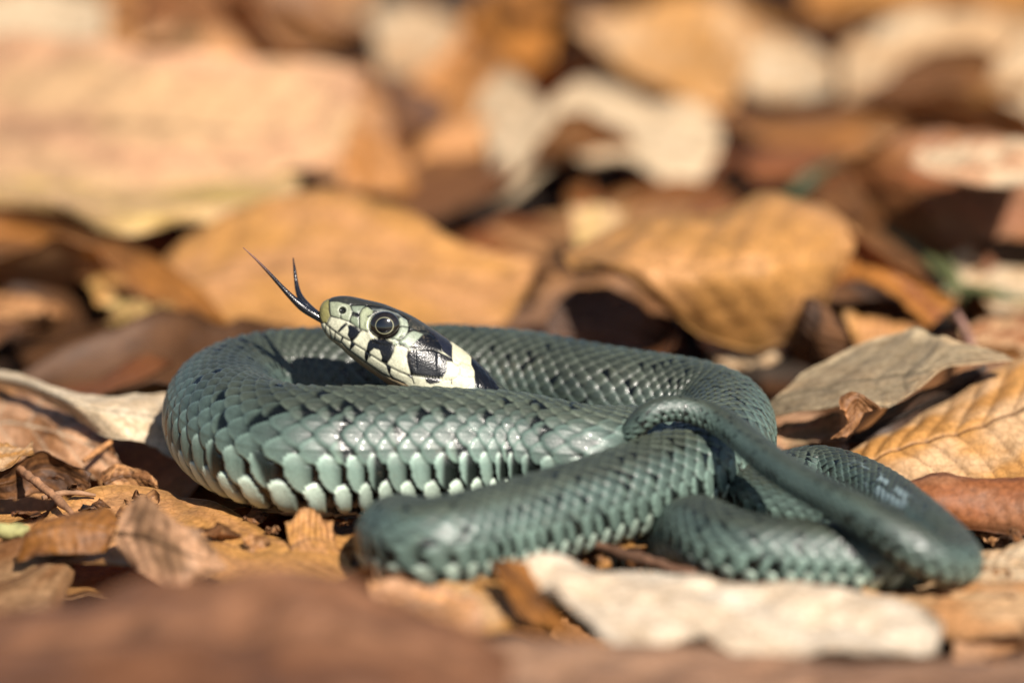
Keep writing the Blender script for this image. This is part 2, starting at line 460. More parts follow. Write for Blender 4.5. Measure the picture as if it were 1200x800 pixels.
    COL = np.where(vent[..., None], np.where((chk > 0.5) & (np.abs(rho)[..., None] > 10.6), np.array([0.30, 0.32, 0.26]), skin * 1.5), COL)
    amp = 0.085 * np.clip(Rr, 0.1, 1.2)[:, None] ** 0.8 * (1 - hf) * np.ones((1, NA))
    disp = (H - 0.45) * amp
    flake = (np.interp(ci, [46.9, 47.4, 48.3, 48.8], [0, 1, 1, 0])[:, None] * smooth(0.15, 0.4, al)[None, :] * smooth(1.25, 0.9, al)[None, :]) * (fbm(np.stack([n * 1.1, rho * 0.8, np.zeros_like(n)], -1), 77) > 0.05) * inside
    COL = COL * (1 - 0.7 * flake)[..., None] + (0.7 * flake)[..., None] * np.array([0.22, 0.29, 0.30])
    # ---- head plates
    NHX = int(np.searchsorted(sb, sb[NH - 1] + 0.9))
    c2 = np.stack(project(C[:NHX]), -1)
    u2 = np.stack([Upv[:NHX] @ RGT, -(Upv[:NHX] @ UPV)], -1) * k
    P2 = c2[:, None] + u2[:, None] * fu[:NHX, :, None]
    def A_(*p): return [(370 + x * .0875, 335 + y * .0875) for x, y in p]
    def B_(*p): return [(370 + x * .0875, 390 + y * .0875) for x, y in p]
    def C_(*p): return [(470 + x * .0875, 335 + y * .0875) for x, y in p]
    def D_(*p): return [(470 + x * .0875, 390 + y * .0875) for x, y in p]
    def segd(poly):
        q = np.array(poly); best = np.full(P2.shape[:2], 1e9)
        for i in range(len(q) - 1):
            a, b = q[i], q[i + 1]; ab = b - a
            t = np.clip(((P2 - a) @ ab) / max(ab @ ab, 1e-9), 0, 1)
            best = np.minimum(best, np.linalg.norm(P2 - a - t[..., None] * ab, axis=2))
        return best
    def inpoly(poly):
        q = np.array(poly); x, y = P2[..., 0], P2[..., 1]; ins = np.zeros(x.shape, bool)
        for i in range(len(q)):
            (x1, y1), (x2, y2) = q[i], q[(i + 1) % len(q)]
            if y1 == y2: continue
            ins ^= ((y1 > y) != (y2 > y)) & (x < (x2 - x1) * (y - y1) / (y2 - y1) + x1)
        return ins
    def cover(poly, soft=0.7):
        d = segd(list(poly) + [poly[0]])
        return smooth(-soft, soft, np.where(inpoly(poly), d, -d))
    hc = np.zeros(P2.shape[:2] + (3,))
    dark = np.array([0.036, 0.038, 0.032])
    hc[:] = dark
    topn = smooth(0.80, 0.97, fu[:NHX])
    hd = np.zeros(P2.shape[:2])
    def paint(poly, col, soft=0.7):
        nonlocal hc
        c = cover(poly, soft)[..., None]
        hc = hc * (1 - c) + np.asarray(col) * c
    def groove(poly, width=0.9, depth=0.008, darkness=0.92):
        nonlocal hc, hd
        d = segd(poly)
        g = np.exp(-(d / width) ** 2)
        hc = hc * (1 - darkness * g)[..., None]
        hd = hd - depth * np.exp(-(d / (width * 1.7)) ** 2)
    CREAM = np.array([0.72, 0.71, 0.52]); CREAM2 = np.array([0.76, 0.73, 0.50]); GRN = np.array([0.35, 0.385, 0.26]); GRN2 = np.array([0.24, 0.29, 0.19]); BLK = np.array([0.006, 0.006, 0.008])
    TAN = np.array([0.55, 0.42, 0.25])
    # broad cream cheek and chin first, then the dark plates over it
    paint(A_((140, 500), (205, 405), (350, 440), (480, 480), (620, 585), (735, 610), (900, 720), (1060, 690), (1200, 640)) + D_((0, 140), (130, 200), (700, 120), (1010, 650), (1000, 1000), (300, 1000)) + B_((980, 760), (400, 330), (100, 60), (40, -90), (60, -120)), CREAM)
    paint(B_((100, -60), (230, 80), (360, 150), (470, 250), (690, 405), (900, 548), (1010, 600), (1250, 690), (1250, 900), (960, 800), (500, 420), (200, 170), (80, 30)), TAN, 0.8)
    paint(A_((20, 320), (40, 250), (100, 200), (190, 150), (190, 330), (205, 400), (150, 505), (100, 480)), (0.30, 0.27, 0.095))
    paint(A_((195, 215), (300, 215), (480, 262), (508, 350), (470, 475), (350, 435), (215, 395)), GRN)
    paint(A_((470, 262), (690, 255), (605, 360), (560, 365), (505, 350)), (0.25, 0.30, 0.22))
    paint(A_((490, 400), (595, 430), (605, 575), (475, 490)), GRN2)
    paint(A_((545, 365), (600, 365), (605, 430), (540, 405)), BLK)
    paint(A_((600, 380), (630, 310), (700, 268), (780, 330), (755, 430), (730, 600), (615, 570)), (0.40, 0.44, 0.28))
    paint(A_((700, 410), (760, 385), (750, 420), (710, 430)), dark)
    paint(A_((1125, 440), (1210, 420), (1260, 520), (1220, 690), (1130, 700), (1040, 740), (1010, 700), (1110, 620)), (0.44, 0.50, 0.38))
    paint(B_((1040, 70), (1130, 20), (1260, 40), (1230, 160), (1060, 165)), (0.46, 0.52, 0.38))
    paint(D_((-20, 150), (20, 80), (90, 20), (180, -30), (300, 20), (230, 95), (125, 200)), (0.34, 0.40, 0.30), 1.2)
    # lip plates: black marks
    paint(A_((420, 490), (445, 515), (330, 625), (300, 615), (355, 540)), BLK)
    paint(A_((440, 520), (490, 520), (625, 600), (565, 690), (500, 752), (440, 660), (455, 590)), BLK)
    paint(B_((690, 245), (715, 130), (740, 90), (820, 70), (960, 85), (1050, 130), (1055, 240), (1025, 335), (962, 412), (890, 378), (902, 320), (872, 232), (800, 208), (742, 258), (725, 330), (690, 402), (668, 330), (672, 250)), BLK)
    paint(B_((490, 117), (552, 160), (462, 245), (470, 180)), BLK)
    paint(B_((725, 285), (768, 300), (735, 335)), BLK)
    paint(B_((920, 400), (1025, 458), (1012, 565), (985, 520), (960, 445)), BLK)
    paint(A_((350, 715), (365, 680), (395, 690), (352, 765)), BLK)
    paint(D_((65, 542), (152, 560), (155, 612)), BLK)
    paint(D_((325, 582), (420, 592), (525, 602), (525, 662), (400, 682), (350, 655)), BLK)
    # cream half-moon collar, black temple and nape
    paint(D_((660, 90), (760, 150), (900, 280), (945, 330), (945, 420), (995, 500), (1010, 650), (1000, 800), (400, 800), (530, 690), (530, 610), (620, 550), (625, 400), (700, 385)), CREAM2)
    paint(D_((130, 195), (240, 85), (300, 25), (420, 20), (545, 185), (555, 240), (420, 218), (200, 212)), BLK)
    paint(D_((98, 250), (160, 222), (420, 215), (520, 250), (690, 340), (705, 385), (618, 380), (625, 500), (560, 602), (470, 592), (150, 556), (98, 400)), BLK)
    paint(D_((340, -60), (430, -20), (560, 20), (690, 165), (690, 345), (560, 245), (540, 190), (420, 20)), (0.016, 0.018, 0.030))
    paint(D_((905, 270), (1010, 330), (1190, 560), (1330, 720), (1300, 800), (1010, 700), (990, 500), (945, 420), (940, 330)), BLK, 1.0)
    # strip along the crown and the pale brow edge
    hc = hc * (1 - 0.35 * topn * (P2[..., 0] < 530))[..., None] + (0.35 * topn * (P2[..., 0] < 530))[..., None] * np.array([0.050, 0.038, 0.026])
    brow = np.exp(-(segd(A_((720, 300), (800, 325), (1000, 345), (1130, 400), (1220, 480))) / 1.1) ** 2)[..., None]
    hc = hc * (1 - 0.55 * brow) + 0.55 * brow * np.array([0.32, 0.36, 0.34])
    # plate seams
    for g in [A_((190, 150), (188, 250), (195, 340), (215, 405), (330, 435)), A_((480, 262), (508, 350), (470, 475)), A_((215, 405), (165, 505)),
              A_((350, 375), (350, 430)), A_((480, 262), (600, 258), (690, 258)), A_((700, 262), (640, 300), (600, 370), (603, 570)), A_((508, 352), (600, 372)), A_((700, 262), (760, 310)),
              A_((475, 485), (620, 590), (735, 612)), A_((350, 440), (480, 490)), A_((690, 258), (900, 290), (1100, 360), (1260, 450)) , C_((-10, 380), (100, 450), (125, 590), (340, 605), (430, 650)),
              C_((0, 545), (110, 550)), C_((125, 595), (70, 670), (0, 690)), B_((1130, 100), (1040, 70)), B_((1130, 100), (1135, 160)), B_((1130, 100), (1190, 60)), B_((1060, 168), (1200, 158)),
              D_((140, 205), (420, 218), (555, 245)), D_((500, 250), (505, 590)), D_((545, 190), (430, 20)), D_((200, 230), (215, 470)), D_((0, 150), (115, 215), (95, 320), (150, 555)),
              B_((1060, 168), (1055, 250), (965, 410)), B_((480, 125), (625, 600 - 628))]:
        groove(g)
    groove(A_((135, 500), (175, 540), (270, 615), (380, 690), (490, 745)), 1.0, 0.014)
    groove(B_((490, 117), (550, 160), (690, 245), (760, 300), (920, 400), (1010, 455), (1200, 545)), 0.9, 0.014)
    groove(D_((57, 545), (150, 562), (330, 585), (520, 605)), 0.8, 0.010)
    groove(B_((210, 80), (360, 135), (460, 238), (690, 402), (900, 545), (1010, 595), (1200, 675)), 0.7, 0.010, 0.8)
    for g in [A_((150, 515), (128, 640)), A_((195, 560), (215, 705)), A_((275, 620), (262, 715)), B_((1010, 560), (1040, 610)), D_((150, 560), (185, 670)), D_((680, 625), (680, 680))]:
        groove(g, 0.9, 0.007)
    for g in [D_((520, 610), (680, 622), (760, 590), (805, 540), (860, 580), (1000, 575)), D_((770, 430), (820, 395), (935, 435)), D_((805, 540), (800, 480)), D_((700, 390), (770, 430))]:
        groove(g, 0.7, 0.006, 0.45)
    # nostril
    dn = np.linalg.norm(P2 - np.array(A_((372, 325))[0]), axis=2)
    hc = hc * (1 - 0.35 * 0)  # keep plate colour round the nostril
    hc = hc + (np.exp(-((dn - 5.4) / 1.0) ** 2) * 0.16)[..., None] * np.array([1, 1, .9])
    nos = smooth(5.0, 3.6, dn)
    hc = hc * (1 - 0.98 * nos)[..., None]
    hd = hd - 0.05 * smooth(4.8, 2.5, dn)
    # eye socket
    EYE = np.array([452.0, 381.6])
    de = np.linalg.norm((P2 - EYE) / np.array([17.6, 16.0]), axis=2)
    sok = smooth(1.10, 0.96, de)
    hc = hc * (1 - 0.97 * sok)[..., None]
    hd = hd - 0.075 * smooth(1.08, 0.7, de) + 0.016 * np.exp(-((de - 1.2) / 0.12) ** 2)
    hc = hc * 0.62 * (0.93 + 0.12 * vnoise(np.stack([P2[..., 0] * .35, P2[..., 1] * .35, np.zeros(P2.shape[:2])], -1), 3))[..., None]
    # where head colouring gives way to body scales
    xm = P2[..., 0] + 0.35 * (P2[..., 1] - 440)
    collar = cover(D_((905, 270), (1010, 330), (1190, 560), (1330, 720), (1300, 800), (1010, 700), (300, 1000), (0, 600), (500, -200), (660, 90)), 0.5)
    hw = np.maximum(smooth(545, 520, xm), collar * smooth(600, 585, P2[..., 0]))
    wl = np.clip(hw, 0, 1)[..., None]
    COL[:NHX] = COL[:NHX] * (1 - wl) + hc * wl
    disp[:NHX] = disp[:NHX] * (1 - 0.6 * wl[..., 0]) + hd * headf[:NHX, None]
    V = V + nrm * disp[..., None]
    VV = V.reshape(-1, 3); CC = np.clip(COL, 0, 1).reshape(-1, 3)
    quads = grid_quads(nr, NA, True)
    VV = np.concatenate([VV, [V[0].mean(0) + np.array([-0.004, 0, 0])], [V[-1].mean(0)]])
    CC = np.concatenate([CC, [CC[0]], [CC[-1]]])
    j = np.arange(NA); j2 = (j + 1) % NA
    tris = np.concatenate([np.stack([np.full(NA, nr * NA), j, j2], -1), np.stack([np.full(NA, nr * NA + 1), (nr - 1) * NA + j2, (nr - 1) * NA + j], -1)])
    org = P3(0, -1, 0)
    me = mesh_np("grass_snake", VV, quads, tris, CC, True, org)
    body = add("grass_snake", me, SKIN, None, org)
    tag(body, "coiled grey-green snake with a cream and black collar, tongue out, on dead leaves", "snake")
    # ---- eyes, one on each side of the head
    d2 = np.linalg.norm(P2 - EYE, axis=2)
    for sgn in (1, -1):
        ok = np.where((np.sign(al) == sgn)[None, :], d2, 1e9)
        i, jx = np.unravel_index(np.argmin(ok), ok.shape)
        depth = (C[i] + Sv[i] * fw[i, jx] - C[i]) @ (-FWD)
        rx, ry, rz = 18.0 / k, 16.6 / k, 10.8 / k
        cen = DD(EYE[0], EYE[1], dh) - FWD * (depth - sgn * 3.6 / k)
        nu_, nv_ = 40, 56
        u = np.linspace(0, math.pi * 0.62, nu_); v = np.linspace(0, 2 * math.pi, nv_, endpoint=False)
        uu, vv = np.meshgrid(u, v, indexing='ij')
        e = cen + (np.sin(uu) * np.cos(vv) * rx)[..., None] * RGT + (np.sin(uu) * np.sin(vv) * ry)[..., None] * UPV - (np.cos(uu) * rz * sgn)[..., None] * FWD
        rf = np.minimum(np.sin(uu), 1) * np.where(uu > math.pi / 2, 0, 1) + np.where(uu > math.pi / 2, 1, 0)
        ec = np.zeros(uu.shape + (3,)); ec[:] = (0.010, 0.007, 0.005)
        ec = ec * (1 + 0.5 * vnoise(np.stack([np.cos(vv) * 6, np.sin(vv) * 6, rf * 9], -1), 4))[..., None]
        ring = np.exp(-((rf - 0.575) / 0.026) ** 2)[..., None] * (0.8 + 0.2 * np.cos(vv + 0.6))[..., None]
        ec = ec * (1 - ring) + ring * np.array([0.30, 0.29, 0.18])
        ec = np.where((rf < 0.54)[..., None], np.array([0.002, 0.002, 0.003]), ec)
        q = grid_quads(nu_, nv_, True)
        if sgn < 0: q = q[:, ::-1]
        add("eye", mesh_np("eye", e.reshape(-1, 3), q[:, ::-1], None, ec.reshape(-1, 3), True, org), GLOSS, body)
    # ---- forked tongue
    def tube(path, radii, flat=1.0, nseg=14, n=60):
        path = np.array(path); tk_ = chord(path); tq = np.linspace(0, tk_[-1], n)
        c = cubic(tk_, path, tq); r = np.interp(tq, tk_, radii)
        T_ = np.gradient(c, axis=0); T_ /= np.linalg.norm(T_, axis=1)[:, None]
        Sd = np.cross(T_, FWD); Sd /= np.linalg.norm(Sd, axis=1)[:, None]
        a_ = np.linspace(0, 2 * math.pi, nseg, endpoint=False)
        v_ = c[:, None] + r[:, None, None] * (np.cos(a_)[None, :, None] * Sd[:, None] + flat * np.sin(a_)[None, :, None] * np.cross(T_, Sd)[:, None])
        return v_.reshape(-1, 3), grid_quads(n, nseg, True)
    p1 = [DD(392, 385, dh), DD(381, 376.5, dh), DD(368, 368.5, dh), DD(355, 360, dh - .03), DD(343, 349.5, dh - .06), DD(330, 336, dh - .1), DD(314, 318.5, dh - .16), DD(300, 304, dh - .22), DD(285, 290, dh - .3)]
    r1 = np.array([4.6, 4.6, 5.0, 5.2, 3.9, 2.7, 1.9, 1.3, 0.5]) / k
    p2 = [DD(392, 384, dh + .06), DD(381, 375, dh + .06), DD(369, 366.5, dh + .06), DD(358.5, 357, dh + .1), DD(351, 346, dh + .16), DD(347.5, 333, dh + .24), DD(345.5, 318, dh + .3), DD(343.5, 302, dh + .4)]
    r2 = np.array([4.2, 4.2, 4.6, 4.6, 3.6, 2.6, 1.9, 0.6]) / k
    v1, q1 = tube(p1, r1, 1.2); v2, q2 = tube(p2, r2, 1.2)
    vt = np.concatenate([v1, v2]); qt = np.concatenate([q1, q2 + len(v1)])
    ct = np.zeros((len(vt), 3)); ct[:] = (0.006, 0.006, 0.009)
    tip = smooth(325, 286, project(vt)[0])[:, None]
    ct = ct * (1 - tip) + tip * np.array([0.20, 0.10, 0.07])
    add("tongue", mesh_np("tongue", vt, qt, None, ct, True, org), TONGUE, body)
    return C, Rr, body
SC, SR, snake = build_snake()

# ------------------------------------------------------------------ leaves
PAL = dict(cream=(0.73, 0.58, 0.39), pale=(0.68, 0.45, 0.245), tan=(0.63, 0.33, 0.14), gold=(0.60, 0.31, 0.095), orange=(0.48, 0.20, 0.045),
           brown=(0.27, 0.12, 0.045), red=(0.32, 0.115, 0.042), dark=(0.085, 0.04, 0.02), grey=(0.40, 0.29, 0.17), pink=(0.64, 0.38, 0.22), mauve=(0.17, 0.095, 0.065), yellow=(0.62, 0.44, 0.16))
STATS = []
def leaf_mesh(name, G, colA, colB, vein=None, veins=8, corr=0.03, crump=0.04, cs=0.9, thick=0.022, edge_dark=0.35, slant=0.45, spots=0.25, seed=0, ec=0.10):
    """G: grid of points (nu, nv, 3), s along the midrib, t across; returns mesh, origin, midrib polyline"""
    nu, nv = G.shape[:2]
    s = np.linspace(0, 1, nu)[:, None] + np.zeros((1, nv)); t = np.linspace(-1, 1, nv)[None, :] + np.zeros((nu, 1))
    def normals(P):
        n_ = np.cross(np.gradient(P, axis=0), np.gradient(P, axis=1)); l = np.linalg.norm(n_, axis=2); l[l < 1e-9] = 1
        return n_ / l[..., None]
    Nn = normals(G)
    if Nn[..., 2].mean() < 0: Nn = -Nn
    ph = veins * (s - slant * np.abs(t) * 0.35)
    fr = np.abs(np.mod(ph + 0.5, 1) - 0.5)                              # 0 on a vein
    fade = smooth(1.0, 0.8, np.abs(t)) * 0.75 + 0.25
    d = corr * (np.abs(np.sin(np.pi * ph)) - 0.5) * fade
    d = d + crump * fbm(G * cs, seed, 4) - corr * 1.2 * np.exp(-(t / 0.045) ** 2)
    d = d + crump * 0.6 * np.abs(t) ** 3 * vnoise(np.stack([s * 9, t * 2, 0 * s + seed], -1), seed + 3)
    d = d + ec * np.abs(t) ** 2.2 * (fbm(np.stack([s * 3.6, np.sign(t) * 3.0, 0 * s + seed * 0.37], -1), seed + 61, 3) + 0.25)
    Pm = G + Nn * d[..., None]
    Nn2 = normals(Pm)
    if (Nn2 * Nn).sum() < 0: Nn2 = -Nn2
    a, b = np.array(colA), np.array(colB)
    m = smooth(-0.55, 0.55, fbm(np.stack([s * 4, t * 2.2, 0 * s + seed * 1.7], -1), seed + 7, 4))[..., None]
    c = a * (1 - m) + b * m
    vc = np.array(vein) if vein is not None else a * 0.55
    vm = (np.exp(-(fr / 0.055) ** 2) * 0.55 + np.exp(-(t / 0.03) ** 2) * 0.8)
    c = c * (1 - np.clip(vm, 0, 0.9)[..., None]) + vc * np.clip(vm, 0, 0.9)[..., None]
    ed = smooth(0.80, 1.0, np.abs(t) + 0.08 * vnoise(np.stack([s * 14, t, 0 * s], -1), seed))[..., None]
    c = c * (1 - edge_dark * ed)
    sp = smooth(0.42, 0.62, fbm(np.stack([s * 11, t * 6, 0 * s + seed], -1), seed + 21, 3))[..., None]
    c = c * (1 - spots * 0.75 * sp)
    c = np.clip(c, 0.004, 0.85)
    top = Pm + Nn2 * thick / 2; bot = Pm - Nn2 * thick / 2
    q = grid_quads(nu, nv)
    V = np.concatenate([top.reshape(-1, 3), bot.reshape(-1, 3)]); n0 = nu * nv
    idx = np.arange(n0).reshape(nu, nv)
    ring = np.concatenate([idx[0, :], idx[1:, -1], idx[-1, -2::-1], idx[-2:0:-1, 0]])
    r2 = np.roll(ring, -1)
    rim = np.stack([ring, r2, r2 + n0, ring + n0], -1)
    up_first = (np.cross(np.gradient(Pm, axis=0), np.gradient(Pm, axis=1)) * Nn2).sum() > 0
    Q = np.concatenate([q, (q + n0)[:, ::-1], rim[:, ::-1]])
    if not up_first: Q = Q[:, ::-1]
    cc = np.concatenate([c.reshape(-1, 3), (c * 0.9 + 0.02).reshape(-1, 3)])
    org = Pm.reshape(-1, 3).mean(0); org[2] = Pm[..., 2].min()
    L_ = chord(Pm[:, nv // 2])[-1]; W_ = max(chord(Pm[i])[-1] for i in range(0, nu, 6))
    STATS.append((name, round(L_, 1), round(W_, 1), np.round(org, 1).tolist()))
    return mesh_np(name, V, Q, None, cc, True, org), org, Pm[:, nv // 2] - Nn2[:, nv // 2] * thick * 0.4, vc
def midrib(org, line, col, parent, stalk=0.0, r0=0.055, r1=0.018):
    if stalk:
        d = line[0] - line[3]; d /= np.linalg.norm(d)
        ext = [line[0] + d * stalk * f + np.array([0, 0, 0.25 * stalk * f * f - 0.0]) for f in (1.0, 0.66, 0.33)]
        line = np.concatenate([np.array(ext), line])
    n = len(line); r = np.linspace(r0, r1, n)
    T_ = np.gradient(line, axis=0); T_ /= np.maximum(np.linalg.norm(T_, axis=1), 1e-6)[:, None]
    ref = np.array([0.13, 0.2, 0.97]); Sd = np.cross(T_, ref); Sd /= np.maximum(np.linalg.norm(Sd, axis=1), 1e-6)[:, None]
    a_ = np.linspace(0, 2 * math.pi, 7, endpoint=False)
    v = line[:, None] + r[:, None, None] * (np.cos(a_)[None, :, None] * Sd[:, None] + np.sin(a_)[None, :, None] * np.cross(T_, Sd)[:, None])
    c = np.zeros((n * 7, 3)); c[:] = np.array(col)
    add("midrib", mesh_np("midrib", v.reshape(-1, 3), grid_quads(n, 7, True), None, c, True, org), LEAF, parent)
def surf(rows, nu, nv, seed=0, ragged=0.05, trim=True):
    """smooth surface through a small net of points; the outline is made uneven by trimming its parameters"""
    m = np.linspace(-1, 1, len(rows[0]))
    tq = np.linspace(-1, 1, nv)
    s_ = np.linspace(0, 1, nu)
    st = np.linspace(0, 1, len(rows))
    eA = 1 - ragged * (0.5 + 0.5 * fbm(np.stack([s_ * 13, 0 * s_, 0 * s_], -1), seed + 41, 3))
    eB = 1 - ragged * (0.5 + 0.5 * fbm(np.stack([s_ * 13, 0 * s_ + 9, 0 * s_], -1), seed + 43, 3))
    dense = np.array([cubic(m, np.array(r), np.linspace(-1, 1, 81)) for r in rows])       # rows x 81 x 3
    g = cubic(st, dense.reshape(len(rows), -1), s_).reshape(nu, 81, 3)
    out = np.empty((nu, nv, 3)); base = np.linspace(-1, 1, 81)
    for i in range(nu):
        t_ = np.where(tq < 0, tq * eA[i], tq * eB[i])
        for c in range(3):
            out[i, :, c] = np.interp(t_, base, g[i, :, c])
    return out
LEAFGROUP = {}
def hero(rows, label, colA, colB, nu=64, nv=44, name="dead_leaf", rib=True, stalk=0.0, ragged=0.05, seed=1, group=None, **kw):
    g = surf(rows, nu, nv, seed, ragged)
    me, org, line, vc = leaf_mesh(name, g, PAL[colA] if isinstance(colA, str) else colA, PAL[colB] if isinstance(colB, str) else colB, seed=seed, **kw)
    o = add(name, me, LEAF, None, org)
    tag(o, label, "leaf", group)
    if rib:
        midrib(org, line, vc, o, stalk)
    return o

# --- leaves behind the snake -------------------------------------------------
# broad pale leaf leaning towards the camera, top left
hero([[Z(-90, 45, 3.4), Z(-90, 150, 2.0), Z(-80, 225, 1.3)],
      [Z(60, 40, 3.8), Z(60, 140, 2.5), Z(70, 240, 1.3)],
      [Z(200, 60, 3.7), Z(210, 150, 2.5), Z(220, 240, 1.3)],
      [Z(330, 70, 3.4), Z(330, 150, 2.3), Z(320, 208, 1.5)],
      [Z(425, 80, 3.0), Z(418, 120, 2.5), Z(400, 185, 1.7)]],
     "broad pinkish-tan leaf leaning back above the curled orange leaf edge", "pink", "pale", seed=3, veins=7, corr=0.06, crump=0.10, spots=0.2, edge_dark=-0.25)
hero([[Z(-60, 205, 1.7), Z(-60, 222, 1.75), Z(-60, 238, 1.5)],
      [Z(40, 215, 1.7), Z(40, 228, 1.8), Z(50, 242, 1.6)],
      [Z(130, 222, 1.7), Z(130, 245, 1.8), Z(140, 275, 1.45)],
      [Z(220, 220, 1.7), Z(215, 240, 1.8), Z(215, 262, 1.5)],
      [Z(290, 215, 1.7), Z(290, 235, 1.75), Z(300, 268, 1.4)],
      [Z(350, 215, 1.5), Z(350, 240, 1.6), Z(345, 275, 1.3)]],
     "yellowish leaf with bright wavy front rim over a dark hollow", "pale", "yellow", seed=5, corr=0.02, crump=0.08, rib=False, edge_dark=-0.3)
hero([[Z(-70, 232, 1.5), Z(-70, 265, 1.1), Z(-60, 300, 0.7)],
      [Z(30, 245, 1.5), Z(25, 270, 1.0), Z(20, 295, 0.75)],
      [Z(110, 268, 1.4), Z(95, 292, 1.0), Z(85, 322, 0.65)],
      [Z(180, 298, 1.2), Z(160, 320, 0.85), Z(140, 343, 0.6)],
      [Z(235, 338, 0.9), Z(215, 350, 0.7), Z(200, 365, 0.5)],
      [Z(272, 382, 0.45), Z(262, 380, 0.42), Z(255, 378, 0.40)]],
     "dark orange-brown leaf edge sloping down towards the head, in shade", "orange", "brown", seed=6, corr=0.02, crump=0.06, rib=False)
hero([[Z(185, 298, 1.0), Z(215, 335, 0.8), Z(262, 382, 0.4)],
      [Z(250, 262, 1.5), Z(280, 320, 1.0), Z(320, 390, 0.4)],
      [Z(345, 228, 2.0), Z(380, 310, 1.2), Z(420, 400, 0.4)],
      [Z(450, 240, 1.9), Z(480, 318, 1.1), Z(510, 395, 0.4)],
      [Z(550, 284, 1.4), Z(570, 325, 0.9), Z(585, 385, 0.4)],
      [Z(628, 300, 1.2), Z(626, 318, 1.0), Z(615, 345, 0.7)]],
     "large smooth orange-tan leaf lying right behind the snake's head", "tan", "gold", seed=8, veins=7, corr=0.035, crump=0.06, spots=0.15, nu=80, nv=50)
# golden arched leaf right of the head
hero([[Z(660, 302, 1.7), Z(666, 308, 1.7), Z(670, 316, 1.65)],
      [Z(712, 283, 2.0), Z(722, 302, 2.1), Z(738, 330, 1.75)],
      [Z(770, 262, 2.3), Z(785, 310, 2.1), Z(800, 380, 0.95)],
      [Z(840, 246, 2.5), Z(850, 310, 2.15), Z(860, 400, 0.55)],
      [Z(893, 230, 2.7), Z(900, 305, 2.2), Z(915, 398, 0.5)],
      [Z(955, 240, 2.5), Z(955, 300, 2.1), Z(942, 385, 0.7)],
      [Z(1006, 270, 2.1), Z(994, 300, 1.8), Z(965, 348, 1.1)]],
     "arched golden-tan leaf with ribbed side veins and a hollow at its end", (0.62, 0.33, 0.13), "gold", seed=12, veins=8, corr=0.03, crump=0.07, spots=0.12, nu=84, nv=50, vein=(0.46, 0.24, 0.09), ec=0.15)
hero([[Z(985, 255, 2.3), Z(965, 300, 1.6), Z(955, 345, 1.1)],
      [Z(1030, 290, 2.0), Z(1020, 312, 1.6), Z(1000, 332, 1.4)],
      [Z(1075, 322, 1.5), Z(1062, 335, 1.3), Z(1050, 350, 1.2)],
      [Z(1118, 352, 0.9), Z(1105, 368, 0.7), Z(1085, 385, 0.5)]],
     "rust-orange leaf flap arching over a black hollow", "orange", "red", seed=13, corr=0.02, crump=0.05, rib=False)
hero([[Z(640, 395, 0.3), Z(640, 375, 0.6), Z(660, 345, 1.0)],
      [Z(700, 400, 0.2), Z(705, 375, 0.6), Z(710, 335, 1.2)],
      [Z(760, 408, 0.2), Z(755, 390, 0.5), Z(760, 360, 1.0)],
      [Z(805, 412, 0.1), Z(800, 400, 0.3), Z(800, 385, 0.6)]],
     "dark purplish-brown leaf inside the hollow under the golden leaf", "mauve", "dark", seed=14, corr=0.03, crump=0.08, edge_dark=-0.6)  # albedo lowered to stand in for shade inside the hollow
hero([[Z(815, 395, 0.5), Z(830, 412, 0.3), Z(850, 432, 0.0)],
      [Z(870, 385, 0.6), Z(880, 405, 0.4), Z(890, 430, 0.0)],
      [Z(930, 378, 0.6), Z(925, 395, 0.4), Z(915, 420, 0.1)]],
     "small cream leaf lying behind the bend of the snake's body", "pale", "cream", seed=15, corr=0.03, crump=0.05)
hero([[Z(928, 425, 0.0), Z(955, 432, -0.1), Z(985, 440, -0.1)],
      [Z(925, 390, 0.7), Z(955, 395, 0.7), Z(1000, 420, 0.2)],
      [Z(945, 350, 1.4), Z(960, 352, 1.4), Z(985, 380, 0.9)]],
     "dark brown leaf standing on end beside a tan leaf", "dark", "brown", seed=16, corr=0.02, crump=0.06)
hero([[Z(985, 365, 0.9), Z(1000, 395, 0.5), Z(1010, 428, 0.1)],
      [Z(1030, 375, 0.7), Z(1040, 395, 0.5), Z(1050, 420, 0.1)],
      [Z(1075, 378, 0.6), Z(1085, 390, 0.4), Z(1090, 405, 0.2)]],
     "small orange-tan leaf in front of the black hollow", "gold", "tan", seed=17, corr=0.03, crump=0.06)
# big rust leaf right; an added pale leaf stands in for its sunlit top
hero([[Z(985, 190, 2.6), Z(1010, 225, 1.9), Z(1030, 262, 1.2)],
      [Z(1060, 155, 3.2), Z(1070, 225, 2.0), Z(1080, 300, 0.7)],
      [Z(1140, 150, 3.2), Z(1150, 230, 2.0), Z(1150, 318, 0.6)],
      [Z(1220, 165, 3.0), Z(1230, 235, 1.9), Z(1230, 312, 0.6)],
      [Z(1300, 185, 2.6), Z(1300, 235, 1.9), Z(1300, 290, 1.0)]],
     "big rust-brown rounded leaf, its sunlit top an added pale leaf, behind small pale leaves", (0.36, 0.16, 0.06), "red", seed=18, veins=6, corr=0.04, crump=0.09)
hero([[Z(1065, 200, 2.9), Z(1070, 190, 3.0), Z(1080, 172, 3.2)],
      [Z(1140, 218, 2.7), Z(1145, 195, 3.0), Z(1150, 165, 3.3)],
      [Z(1230, 222, 2.7), Z(1230, 200, 2.9), Z(1230, 170, 3.2)]],
     "added pale sheet standing in for the sunlit top of the rust-brown leaf", "pink", "cream", seed=19, corr=0.03, crump=0.05)  # light on the rust leaf's top, put in as pale colour
